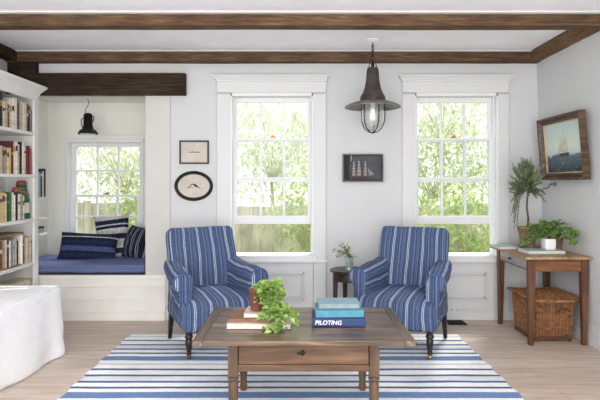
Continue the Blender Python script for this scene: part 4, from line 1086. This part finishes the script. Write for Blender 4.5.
# ------------------------------------------------------------------ pendant lamp
pl = U(372.7, 40, 4.60); pl.z = ZC
k_ = 4.60 / F
LZ = lambda py: CZ - (py - HY) * k_
pd = thing('pendant_lamp', 'weathered bronze pendant lantern with glass jar and wire guard on ceiling', 'lamp', pl)
c0 = Vector((pl.x, pl.y, 0))
m = MB(); m.lathe([(0.056, ZC - 0.0005), (0.056, ZC - 0.008), (0.042, ZC - 0.016), (0.014, ZC - 0.024), (0.0, ZC - 0.025)], c0, 28, cap=False); m.build('ceiling_rose', CERAM, pd, smooth=True, angle=0.6)
m = MB(); zt_, zb_ = ZC - 0.03, LZ(56)
nl = 6
for k in range(nl):
    zc_ = zt_ - (zt_ - zb_) * (k + 0.5) / nl; hh_ = (zt_ - zb_) / nl * 0.72
    ax = Vector((1, 0, 0)) if k % 2 else Vector((0, 1, 0))
    m.tube([c0 + Vector((0, 0, zc_)) + ax * 0.009 * math.cos(t) + Vector((0, 0, hh_ * math.sin(t))) for t in [2 * math.pi * i / 14 for i in range(14)]], 0.0032, 6, closed=True)
for s in (-1, 1): m.tube([c0 + Vector((0, 0, LZ(55))), c0 + Vector((s * 0.016, 0, LZ(59))), c0 + Vector((s * 0.032, 0, LZ(66))), c0 + Vector((s * 0.034, 0, LZ(72)))], 0.0035, 6)
m.lathe([(0.012, LZ(67)), (0.016, LZ(64.5)), (0.008, LZ(62.5)), (0.010, LZ(60.5)), (0.0, LZ(59.5))], c0, 12, cap=False)
m.build('chain', IRON, pd, smooth=True)
m = MB(); m.lathe([(0.0, LZ(67.5)), (0.042, LZ(67.7)), (0.049, LZ(69)), (0.053, LZ(72)), (0.058, LZ(80)), (0.068, LZ(87)), (0.086, LZ(93)), (0.106, LZ(96.5)), (0.110, LZ(99.5)), (0.108, LZ(101)), (0.112, LZ(102)), (0.100, LZ(102.5)), (0.06, LZ(96)), (0.04, LZ(80))], c0, 36, cap=False)
m.build('cap', RUSTY, pd, smooth=True, angle=0.8)
m = MB(); m.lathe([(0.10, LZ(101)), (0.14, LZ(101.8)), (0.20, LZ(104.0)), (0.238, LZ(106.4)), (0.243, LZ(107.2)), (0.241, LZ(107.8)), (0.234, LZ(107.2)), (0.20, LZ(105)), (0.14, LZ(103)), (0.10, LZ(102.4))], c0, 44, cap=False)
m.build('shade', RIMMET, pd, smooth=True, angle=0.9)
m = MB()
for k in range(12):
    a = 2 * math.pi * k / 12; m.lathe([(0.006, 0.0), (0.006, 0.004), (0.0, 0.007)], c0 + Vector((0.16 * math.cos(a), 0.16 * math.sin(a), LZ(104.0))), 8, axis=(0, 0, -1))
m.build('rivets', BRASS, pd)
m = MB(); m.lathe([(0.093, LZ(102.5)), (0.096, LZ(106)), (0.096, LZ(117)), (0.089, LZ(122.5)), (0.070, LZ(127)), (0.035, LZ(130)), (0.0, LZ(131))], c0, 36, cap=False); m.build('glass_jar', LGLASS, pd, smooth=True, angle=1.0)
m = MB()
for k in range(5):
    a = 2 * math.pi * k / 5 - 1.2
    m.tube([c0 + Vector((r_ * math.cos(a), r_ * math.sin(a), LZ(p))) for r_, p in ((0.104, 102.5), (0.107, 110), (0.107, 117), (0.099, 123), (0.076, 128.5), (0.038, 131.8), (0.0, 132.8))], 0.0046, 6)
m.lathe([(0.0, LZ(134)), (0.006, LZ(133.6)), (0.006, LZ(132.2)), (0.0, LZ(132))], c0, 10, cap=False)
m.build('wire_guard', IRON, pd, smooth=True)
m = MB(); m.lathe([(0.020, LZ(102.5)), (0.020, LZ(107)), (0.018, LZ(108))], c0, 16); sk = m.build('socket', CERAM, pd, smooth=True, angle=0.6)
m = MB(); m.lathe([(0.014, LZ(108)), (0.018, LZ(110)), (0.032, LZ(115)), (0.033, LZ(117.5)), (0.025, LZ(120.5)), (0.0, LZ(122))], c0, 20); m.build('bulb', M_plain('frosted_bulb', (236, 234, 226), 0.2, 0.01, 4), sk, smooth=True, angle=1.0)

# alcove lamp
dn = 5.45; kn = dn / F
NZ = lambda py: CZ - (py - HY) * kn
nl_c = Vector(((88 - CX) * kn, dn - D0, ZN))
nl = thing('alcove_lamp', 'small black metal hanging lamp over the window seat', 'lamp', nl_c); c0 = Vector((nl_c.x, nl_c.y, 0))
m = MB(); m.lathe([(0.030, ZN - 0.0005), (0.028, ZN - 0.012), (0.008, ZN - 0.018), (0.0, ZN - 0.019)], c0, 20, cap=False); m.build('ceiling_hook', CERAM, nl, smooth=True, angle=0.6)
m = MB(); m.tube([c0 + Vector((-0.012 + 0.022 * math.sin(t * 5.5) * (1 - 0.3 * t), 0, ZN - 0.016 + (NZ(113.5) - ZN + 0.016) * t)) for t in [i / 24 for i in range(25)]], 0.0032, 6); m.build('cord', IRON, nl, smooth=True)
m = MB(); m.lathe([(0.0, NZ(112.8)), (0.03, NZ(113.4)), (0.044, NZ(115)), (0.046, NZ(126)), (0.055, NZ(128.5)), (0.06, NZ(129.5)), (0.05, NZ(129.5))], c0, 26, cap=False); m.build('housing', IRON, nl, smooth=True, angle=0.7)
m = MB(); m.lathe([(0.05, NZ(129)), (0.078, NZ(130)), (0.098, NZ(133)), (0.101, NZ(134.3)), (0.094, NZ(133.6)), (0.072, NZ(131)), (0.05, NZ(130))], c0, 32, cap=False); m.build('shade', BLACK, nl, smooth=True, angle=0.9)
m = MB(); m.lathe([(0.088, NZ(133.4)), (0.07, NZ(134.6)), (0.0, NZ(135.2))], c0, 24, cap=False); m.build('diffuser', CERAM, nl, smooth=True)
m = MB(); m.tube([c0 + Vector((s_ * 0.052, -0.01, NZ(p))) for s_, p in ((-1, 128), (-1.25, 124), (-1.25, 120), (-0.95, 118))], 0.005, 6); m.tube([c0 + Vector((s_ * 0.052, -0.01, NZ(p))) for s_, p in ((1, 122), (1.2, 120), (1.2, 117), (0.9, 116))], 0.005, 6); m.build('bracket', IRON, nl, smooth=True)

# ------------------------------------------------------------------ pictures on the back wall
kw = (D0 - 0.01) / F
def wx(px): return (px - CX) * kw
def wz(py): return CZ - (py - HY) * kw
f1 = thing('framed_sketch', 'small square black framed ink sketch on cream paper, above the oval', 'picture', (wx(194), -0.001, wz(152)))
def frame(mb, x0, x1, z0, z1, w_, y0, y1):
    mb.box(x0, x1, y0, y1, z1 - w_, z1); mb.box(x0, x1, y0, y1, z0, z0 + w_); mb.box(x0, x0 + w_, y0, y1, z0 + w_, z1 - w_); mb.box(x1 - w_, x1, y0, y1, z0 + w_, z1 - w_)
m = MB(); frame(m, wx(179.5), wx(209), wz(164), wz(140.5), 0.015, -0.024, -0.001); m.build('frame', BLACK, f1, bevel=0.003)
m = MB(); m.box(wx(179.5) + 0.012, wx(209) - 0.012, -0.010, -0.004, wz(164) + 0.012, wz(140.5) - 0.012); pp = m.build('paper', PAPER, f1)
m = MB()
for k in range(9):
    x = wx(188.5 + k * 1.3); m.tube([(x, -0.0108, wz(152.4 + ns((k, 0, 0), 0.9, 0.7))), (x + 0.018, -0.0108, wz(152.0 + ns((k, 4, 0), 0.9, 0.9)))], 0.0028 if k not in (0, 8) else 0.0015, 5)
m.build('drawing', INK, pp)
oc = Vector((wx(193.7), 0, wz(186))); oa, ob = (wx(213) - wx(174.5)) / 2, (wz(171) - wz(201)) / 2
f2 = thing('oval_framed_sketch', 'oval black framed bird sketch on the wall left of the middle window', 'picture', (oc.x, -0.001, oc.z))
m = MB(); n = 56; pr = [(1.0, -0.001), (1.0, -0.018), (0.95, -0.028), (0.90, -0.022), (0.87, -0.024), (0.83, -0.012), (0.83, -0.001)]
rings = [[m.bm.verts.new((oc.x + (oa - (1 - q) * 0.19) * math.cos(2 * math.pi * i / n), y, oc.z + (ob - (1 - q) * 0.19) * math.sin(2 * math.pi * i / n))) for i in range(n)] for q, y in pr]
for a, b in zip(rings, rings[1:]):
    for i in range(n): m.bm.faces.new((a[i], a[(i + 1) % n], b[(i + 1) % n], b[i]))
m.build('frame', BLACK, f2, smooth=True, angle=0.6)
m = MB(); m.poly([(oc.x + (oa - 0.03) * math.cos(2 * math.pi * i / n), -0.008, oc.z + (ob - 0.03) * math.sin(2 * math.pi * i / n)) for i in range(n)]); pp = m.build('paper', PAPER, f2)
m = MB()
bird = [(187, 188.3), (189.5, 186.2), (192, 184.4), (194.5, 184.2), (196.5, 185.6), (198.5, 187.4), (200.5, 188.6)]
m.tube([(wx(x), -0.0092, wz(y)) for x, y in bird], [0.0016, 0.003, 0.004, 0.005, 0.004, 0.003, 0.0015], 5)
m.tube([(wx(x), -0.0092, wz(y)) for x, y in ((194, 184.6), (196, 186.6), (198.6, 186.2))], [0.005, 0.008, 0.002], 5)
m.tube([(wx(x), -0.0092, wz(y)) for x, y in ((187, 188.3), (190, 187.6), (193, 187.4))], 0.002, 5)
m.build('drawing', INK, pp)
# shadow box with model ship
sx0, sx1, sz0, sz1 = wx(342.6), wx(382.6), wz(181.8), wz(154.2)
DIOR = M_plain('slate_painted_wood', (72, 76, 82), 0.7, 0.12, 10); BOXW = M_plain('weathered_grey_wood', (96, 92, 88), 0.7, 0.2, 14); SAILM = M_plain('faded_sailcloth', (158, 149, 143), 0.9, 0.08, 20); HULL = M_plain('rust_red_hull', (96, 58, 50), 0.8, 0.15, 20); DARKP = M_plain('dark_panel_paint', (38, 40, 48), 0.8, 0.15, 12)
sb = thing('shadow_box', 'dark shadow box with three-masted ship model between the windows', 'picture', ((sx0 + sx1) / 2, -0.001, sz0))
m = MB(); frame(m, sx0, sx1, sz0, sz1, 0.011, -0.058, -0.001); m.build('frame', BOXW, sb, bevel=0.002)
m = MB(); m.box(sx0 + 0.010, sx1 - 0.010, -0.008, -0.002, sz0 + 0.010, sz1 - 0.010); bp = m.build('back_panel', DIOR, sb)
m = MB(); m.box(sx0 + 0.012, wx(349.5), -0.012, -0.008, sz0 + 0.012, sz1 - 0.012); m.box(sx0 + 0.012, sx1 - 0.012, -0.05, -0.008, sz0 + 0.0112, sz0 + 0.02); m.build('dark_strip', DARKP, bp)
SX = lambda zx: wx(335 + zx / 8.89); SZ_ = lambda zy: wz(145 + zy / 8.89)
m = MB(); m.slab([(SX(145), -0.03, SZ_(282)), (SX(160), -0.03, SZ_(296)), (SX(280), -0.03, SZ_(296)), (SX(300), -0.03, SZ_(278)), (SX(280), -0.03, SZ_(284)), (SX(170), -0.03, SZ_(286))], (0, 0.02, 0)); sh = m.build('ship_hull', HULL, sb)
m = MB()
for mx, top, wid in ((168, 142, 26), (214, 132, 30), (268, 136, 28)):
    m.tube([(SX(mx), -0.02, SZ_(286)), (SX(mx + 2), -0.02, SZ_(top))], 0.0018, 5)
m.tube([(SX(290), -0.02, SZ_(280)), (SX(356), -0.02, SZ_(262))], 0.0015, 5)
m.build('masts', BOXW, sh)
m = MB()
for mx, top, wid in ((166, 150, 24), (212, 142, 30), (267, 146, 26)):
    for q in range(5):
        za = top + q * (278 - top) / 5; zb_ = za + (278 - top) / 5 * 0.86; wa = wid * (0.35 + 0.65 * q / 5); wb = wid * (0.35 + 0.65 * (q + 1) / 5)
        lean_ = 0.0
        for t in range(4):
            ya, yb_ = -0.024 - 0.006 * math.sin(math.pi * t / 4), -0.024 - 0.006 * math.sin(math.pi * (t + 1) / 4)
            wa_, wb_ = wa + (wb - wa) * t / 4, wa + (wb - wa) * (t + 1) / 4; z0_, z1_ = za + (zb_ - za) * t / 4, za + (zb_ - za) * (t + 1) / 4
            m.poly([(SX(mx - wa_ / 2 * 1.3 + lean_), ya, SZ_(z0_)), (SX(mx + wa_ / 2 * 1.3 + lean_), ya, SZ_(z0_)), (SX(mx + wb_ / 2 * 1.3 + lean_), yb_, SZ_(z1_)), (SX(mx - wb_ / 2 * 1.3 + lean_), yb_, SZ_(z1_))])
for q in range(3): m.poly([(SX(292 + 14 * q), -0.022, SZ_(200 + 14 * q)), (SX(325 + 12 * q), -0.022, SZ_(272 - 3 * q)), (SX(300 + 14 * q), -0.022, SZ_(276 - 3 * q))])
m.poly([(SX(140), -0.012, SZ_(92)), (SX(150), -0.012, SZ_(90)), (SX(148), -0.012, SZ_(140)), (SX(138), -0.012, SZ_(144))])
m.build('sails', SAILM, sh)

# ------------------------------------------------------------------ oil painting on the right wall
GILTW = M_wood('gilt_frame_wood', (52, 37, 24), (88, 65, 42), (130, 102, 68), 'y', 0.8, 0.45, 0.2, 0.5)
INNER = M_plain('pale_gilt_slip', (188, 170, 134), 0.5, 0.08, 20)
pw, ph = 0.745, 0.555
op = thing('ship_painting', 'gilt framed oil painting of sailing ship at sea, leaning off right wall', 'painting', (0, 0, 0))
def fr2(prof, mat, name, parent):
    """mitred frame in the local xz plane, front towards -y; prof = (inset, depth)"""
    m = MB(); rings = []
    for ins, dp in prof:
        a, b = pw / 2 - ins, ph / 2 - ins
        rings.append([m.bm.verts.new(p) for p in ((-a, -dp, -b), (a, -dp, -b), (a, -dp, b), (-a, -dp, b))])
    for A, B in zip(rings, rings[1:]):
        for i in range(4): m.bm.faces.new((A[i], A[(i + 1) % 4], B[(i + 1) % 4], B[i]))
    return m.build(name, mat, parent)
fr2([(0, 0), (0, 0.050), (0.008, 0.056), (0.020, 0.052), (0.028, 0.034), (0.040, 0.038), (0.047, 0.026), (0.054, 0.026), (0.058, 0.012)], GILTW, 'frame', op)
fr2([(0.056, 0.010), (0.058, 0.022), (0.066, 0.019), (0.066, 0.006)], INNER, 'inner_slip', op)
mt, nt, b = newmat('oil_sea_and_sky')
tc = nt.nodes.new('ShaderNodeTexCoord'); sp = nt.nodes.new('ShaderNodeSeparateXYZ'); nt.links.new(tc.outputs['Object'], sp.inputs[0])
wv = nd(nt, 'ShaderNodeTexNoise'); wv.inputs['Scale'].default_value = 9; wv.inputs['Detail'].default_value = 6; wv.inputs['Distortion'].default_value = 1.2
nt.links.new(coords(nt, (1, 1, 2.6)), wv.inputs['Vector'])
ma = nd(nt, 'ShaderNodeMath', operation='MULTIPLY_ADD'); ma.inputs[1].default_value = 0.10; nt.links.new(wv.outputs['Fac'], ma.inputs[0]); nt.links.new(sp.outputs[2], ma.inputs[2])
mr = nd(nt, 'ShaderNodeMapRange'); mr.inputs['From Min'].default_value = -0.14; mr.inputs['From Max'].default_value = 0.24; nt.links.new(ma.outputs[0], mr.inputs['Value'])
rs = ramp(nt, [(0.0, (44, 58, 66)), (0.16, (64, 84, 94)), (0.30, (78, 100, 108)), (0.36, (194, 208, 204)), (0.5, (212, 222, 212)), (0.72, (200, 216, 208)), (1.0, (184, 204, 202))])
nt.links.new(mr.outputs['Result'], rs.inputs['Fac'])
w2 = nd(nt, 'ShaderNodeTexNoise'); w2.inputs['Scale'].default_value = 22; w2.inputs['Detail'].default_value = 5; nt.links.new(coords(nt, (1, 1, 3)), w2.inputs['Vector'])
foam = ramp(nt, [(0.56, (0, 0, 0)), (0.66, (150, 150, 150))]); nt.links.new(w2.outputs['Fac'], foam.inputs['Fac'])
lt_ = nd(nt, 'ShaderNodeMath', operation='LESS_THAN'); lt_.inputs[1].default_value = -0.06; nt.links.new(sp.outputs[2], lt_.inputs[0])
fm = nd(nt, 'ShaderNodeMath', operation='MULTIPLY'); nt.links.new(lt_.outputs[0], fm.inputs[0]); nt.links.new(foam.outputs['Color'], fm.inputs[1])
mx = nd(nt, 'ShaderNodeMix', data_type='RGBA'); nt.links.new(fm.outputs[0], mx.inputs[0]); nt.links.new(rs.outputs['Color'], mx.inputs[6]); mx.inputs[7].default_value = s2l((176, 194, 196))
nt.links.new(mx.outputs[2], b.inputs['Base Color']); b.inputs['Roughness'].default_value = 0.4
a_, b_ = pw / 2 - 0.063, ph / 2 - 0.063
m = MB(); m.box(-a_, a_, -0.010, -0.004, -b_, b_); cv = m.build('canvas', mt, op)
PS = M_plain('painted_sails', (196, 190, 172), 0.6, 0.10, 30); PH = M_plain('painted_hull', (70, 58, 50), 0.6, 0.1, 30)
m = MB()
for mx_, zt2, wb in ((-0.035, 0.085, 0.05), (0.01, 0.125, 0.062), (0.052, 0.095, 0.05)):
    for q in range(5):
        za = zt2 - q * (zt2 + 0.045) / 5; zb2 = za - (zt2 + 0.045) / 5 * 0.88; wa_ = wb * (0.4 + 0.6 * q / 5) / 2; wb_ = wb * (0.4 + 0.6 * (q + 1) / 5) / 2
        m.poly([(mx_ - wa_, -0.0105, za), (mx_ + wa_, -0.0105, za), (mx_ + wb_, -0.0105, zb2), (mx_ - wb_, -0.0105, zb2)])
m.poly([(-0.06, -0.0105, 0.05), (-0.055, -0.0105, -0.05), (-0.105, -0.0105, -0.055)])
m.build('painted_sails', PS, cv)
m = MB(); m.poly([(-0.085, -0.0108, -0.05), (0.09, -0.0108, -0.046), (0.078, -0.0108, -0.075), (-0.062, -0.0108, -0.078)]); m.build('painted_hull', PH, cv)
yc = (4.16 + 4.93) / 2 - D0; zc = (1.885 + 1.355) / 2
lean = math.asin(0.045 / ph)
mat = Matrix.Translation((2.272, yc, zc)) @ Matrix.Rotation(R(-90), 4, 'Z') @ Matrix.Rotation(lean, 4, 'X')
op.matrix_world = mat
m = MB(); m.tube([(pw / 2, -0.012, -0.03), (pw / 2 + 0.012, -0.006, -0.02), (pw / 2 + 0.010, 0.0, -0.06), (pw / 2, -0.004, -0.075)], 0.003, 5); m.build('hanging_wire', IRON, op)
# bent bracket beside the topiary, below the painting
br0 = Vector((2.318 - 0.001, 4.80 - D0, CZ - (184.5 - HY) * 4.8 / F))
brk = thing('wall_bracket', 'small grey curved metal wall bracket below the ship painting', 'bracket', br0)
m = MB(); m.lathe([(0.018, 0), (0.018, 0.006), (0.010, 0.010)], br0, 14, axis=(-1, 0, 0)); m.build('base_plate', RIMMET, brk, smooth=True, angle=0.6)
m = MB(); m.tube([br0 + Vector(p) for p in ((-0.005, 0, 0), (-0.04, 0, 0.002), (-0.056, 0, -0.008), (-0.062, -0.002, -0.026), (-0.072, -0.004, -0.034), (-0.11, -0.004, -0.034))], 0.0065, 8); m.build('arm', RIMMET, brk, smooth=True)

# ------------------------------------------------------------------ vent and outlet
vx0, vx1, vy0, vy1 = bx(445, 5.03), bx(463, 5.03), 4.90 - D0, 5.06 - D0
fv = thing('floor_vent', 'dark metal floor register by the back wall behind the chair', 'vent', ((vx0 + vx1) / 2, (vy0 + vy1) / 2, 0))
m = MB(); m.box(vx0, vx1, vy0, vy0 + 0.012, 0.0005, 0.006); m.box(vx0, vx1, vy1 - 0.012, vy1, 0.0005, 0.006); m.box(vx0, vx0 + 0.012, vy0, vy1, 0.0005, 0.006); m.box(vx1 - 0.012, vx1, vy0, vy1, 0.0005, 0.006); m.box(vx0, vx1, vy0, vy1, 0.0004, 0.0015); m.build('frame', IRON, fv)
m = MB()
for k in range(14): m.box(vx0 + 0.012 + k * 0.0108, vx0 + 0.017 + k * 0.0108, vy0 + 0.012, vy1 - 0.012, 0.0016, 0.005)
m.build('grille', IRON, fv)
ox, oz = wx(454), wz(309.5)
ol = thing('wall_outlet', 'white electrical outlet plate low on the panelled back wall', 'outlet', (ox, -0.021, oz))
m = MB(); m.box(ox - 0.06, ox + 0.06, -0.030, -0.0225, oz - 0.037, oz + 0.037); pl_ = m.build('cover_plate', W_TRIM, ol, bevel=0.003)
m = MB()
for s in (-1, 1):
    for t in (-1, 1): m.box(ox + s * 0.028 + t * 0.006 - 0.002, ox + s * 0.028 + t * 0.006 + 0.002, -0.0308, -0.0298, oz - 0.008, oz + 0.008)
m.build('sockets', BLACK, pl_)

# ------------------------------------------------------------------ garden outside the windows
GRASS = M_plain('lawn', (118, 140, 74), 1.0, 0.25, 12, bmp=0.5)
m = MB(); m.box(-14, 14, 0.9, 20, -0.55, -0.40); g = m.build('ground', GRASS); struct(g)
FENCE = M_wood('weathered_fence_board', (190, 184, 166), (214, 208, 190), (230, 226, 212), 'z', 0.6, 0.9, 0.3, 0.1)
def fence(xa, xb, y, ztop, label):
    f = thing('garden_fence', label, 'fence', ((xa + xb) / 2, y, -0.4))
    m = MB(); x = xa; rn = random.Random(int(xa * 10))
    while x < xb:
        w_ = 0.135; m.box(x, x + w_, y, y + 0.02, -0.4, ztop + rn.uniform(-0.012, 0.012)); x += w_ + 0.006
    m.build('boards', FENCE, f)
    m = MB(); m.box(xa, xb, y + 0.02, y + 0.06, ztop - 0.25, ztop - 0.16); m.box(xa, xb, y + 0.02, y + 0.06, 0.0, 0.09); m.build('rails', FENCE, f)
    x = xa + 0.3
    while x < xb: m = MB(); m.box(x, x + 0.09, y + 0.06, y + 0.15, -0.4, ztop + 0.03); m.build('post', FENCE, f); x += 2.2
fence(-6.2, -1.95, 3.9, 0.98, 'weathered board fence seen through the alcove window')
fence(-1.8, 5.2, 3.9, 0.92, 'weathered board fence seen through the two tall windows')
TBARK = M_plain('pale_tree_bark', (196, 186, 168), 0.9, 0.12, 20)
def tree(label, x, y, zc_, rx, ry, rz, nleaf, L, mat, seed, narrow=0.35, trunk=True, kind='garden_tree'):
    t = thing(kind, label, 'tree' if kind == 'garden_tree' else 'shrub', (x, y, -0.4)); rn = random.Random(seed)
    m = MB(); tubes = []
    hub = Vector((x, y, zc_ - rz * 0.7))
    m.tube([Vector((x, y, -0.4)), Vector((x + 0.04, y, (zc_ - rz * 0.7 - 0.4) / 2)), hub], [0.05, 0.04, 0.03] if trunk else [0.03, 0.025, 0.02], 8)
    lf = MB(); clusters = []
    for k in range(34):
        while True:
            p = Vector((rn.uniform(-1, 1), rn.uniform(-1, 1), rn.uniform(-1, 1)))
            if 0.25 < p.length < 1: break
        q = Vector((x + p.x * rx, y + p.y * ry, zc_ + p.z * rz)); clusters.append(q)
        m.tube([hub, hub.lerp(q, 0.5) + Vector((0, 0, 0.06)), q], [0.010, 0.006, 0.003], 5)
    for k in range(nleaf):
        q = rn.choice(clusters); s = min(rx, rz) * 0.34
        p = q + Vector((rn.gauss(0, s), rn.gauss(0, s), rn.gauss(0, s)))
        d = Vector((rn.uniform(-1, 1), rn.uniform(-1, 1), rn.uniform(-1, 0.4))); l = L * rn.uniform(0.6, 1.3)
        lf.leaf(p, d, (0, 0, 1), l, l * narrow)
    m.build('trunk', TBARK, t, smooth=True); lf.build('crown', mat, t)
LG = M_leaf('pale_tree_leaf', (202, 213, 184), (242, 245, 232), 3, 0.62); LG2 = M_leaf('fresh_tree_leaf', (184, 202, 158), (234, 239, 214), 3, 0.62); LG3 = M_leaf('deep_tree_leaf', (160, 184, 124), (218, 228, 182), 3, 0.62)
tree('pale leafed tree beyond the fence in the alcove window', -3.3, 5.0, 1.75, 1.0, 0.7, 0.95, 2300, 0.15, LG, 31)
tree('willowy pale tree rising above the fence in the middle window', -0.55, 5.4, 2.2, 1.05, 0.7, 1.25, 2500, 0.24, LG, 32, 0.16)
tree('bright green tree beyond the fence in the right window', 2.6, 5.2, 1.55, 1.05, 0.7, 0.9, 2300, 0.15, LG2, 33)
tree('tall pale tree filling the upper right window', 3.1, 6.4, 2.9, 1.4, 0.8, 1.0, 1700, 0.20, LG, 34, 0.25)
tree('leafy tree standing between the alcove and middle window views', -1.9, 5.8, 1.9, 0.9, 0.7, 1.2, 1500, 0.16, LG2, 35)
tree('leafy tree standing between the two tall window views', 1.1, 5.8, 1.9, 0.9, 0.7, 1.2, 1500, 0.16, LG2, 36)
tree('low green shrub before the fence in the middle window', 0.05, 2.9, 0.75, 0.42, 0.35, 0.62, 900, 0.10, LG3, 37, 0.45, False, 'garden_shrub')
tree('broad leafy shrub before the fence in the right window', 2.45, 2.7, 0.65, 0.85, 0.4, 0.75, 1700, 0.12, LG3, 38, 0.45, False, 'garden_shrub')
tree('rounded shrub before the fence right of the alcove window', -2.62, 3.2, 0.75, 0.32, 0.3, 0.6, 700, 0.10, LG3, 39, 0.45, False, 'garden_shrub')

# ------------------------------------------------------------------ light
wd = bpy.data.worlds.new('daylight'); scn.world = wd; wd.use_nodes = True
bg = wd.node_tree.nodes['Background']; bg.inputs['Color'].default_value = (1.0, 0.995, 0.975, 1); bg.inputs['Strength'].default_value = 1.6
def area(name, loc, rot, sx, sy, power, col=(1, 1, 1)):
    l = bpy.data.lights.new(name, 'AREA'); l.shape = 'RECTANGLE'; l.size = sx; l.size_y = sy; l.energy = power; l.color = col
    o = bpy.data.objects.new(name, l); COL.objects.link(o); o.location = loc; o.rotation_euler = rot; return o
sun = bpy.data.lights.new('sun', 'SUN'); sun.energy = 4.5; sun.angle = R(12); sun.color = (1, 0.97, 0.9)
so_ = bpy.data.objects.new('sun', sun); COL.objects.link(so_); so_.rotation_euler = (R(-42), 0, R(-28))
area('rear_fill', (-0.6, -6.4, 1.5), (R(90), 0, 0), 4.2, 1.9, 105, (1.0, 0.985, 0.96))  # added fill lamp behind the camera, standing in for presumed unseen windows

area('overhead_fill', (0.2, -4.3, 2.5), (R(18), 0, 0), 3.6, 1.6, 50, (1.0, 0.99, 0.98))  # added fill from above to brighten floor and rug, not a fixture
area('ceiling_fill', (0.0, -6.0, 0.5), (R(145), 0, 0), 4.0, 1.2, 84, (0.99, 0.99, 1.0))  # added lamp aimed upward to brighten the ceiling
cam = bpy.data.cameras.new('camera'); cam.sensor_width = 36; cam.lens = 36 * F / 600; cam.shift_x = 0.5 / 600; cam.shift_y = -17 / 600; cam.clip_start = 0.05
co = bpy.data.objects.new('camera', cam); COL.objects.link(co); co.location = (0, -D0, CZ); co.rotation_euler = (R(90), 0, 0)
scn.camera = co
scn.view_settings.view_transform = 'Standard'; scn.view_settings.look = 'None'; scn.view_settings.exposure = -0.06
scn.cycles.use_denoising = True
scn.cycles.max_bounces = 10; scn.cycles.diffuse_bounces = 6; scn.cycles.transparent_max_bounces = 24
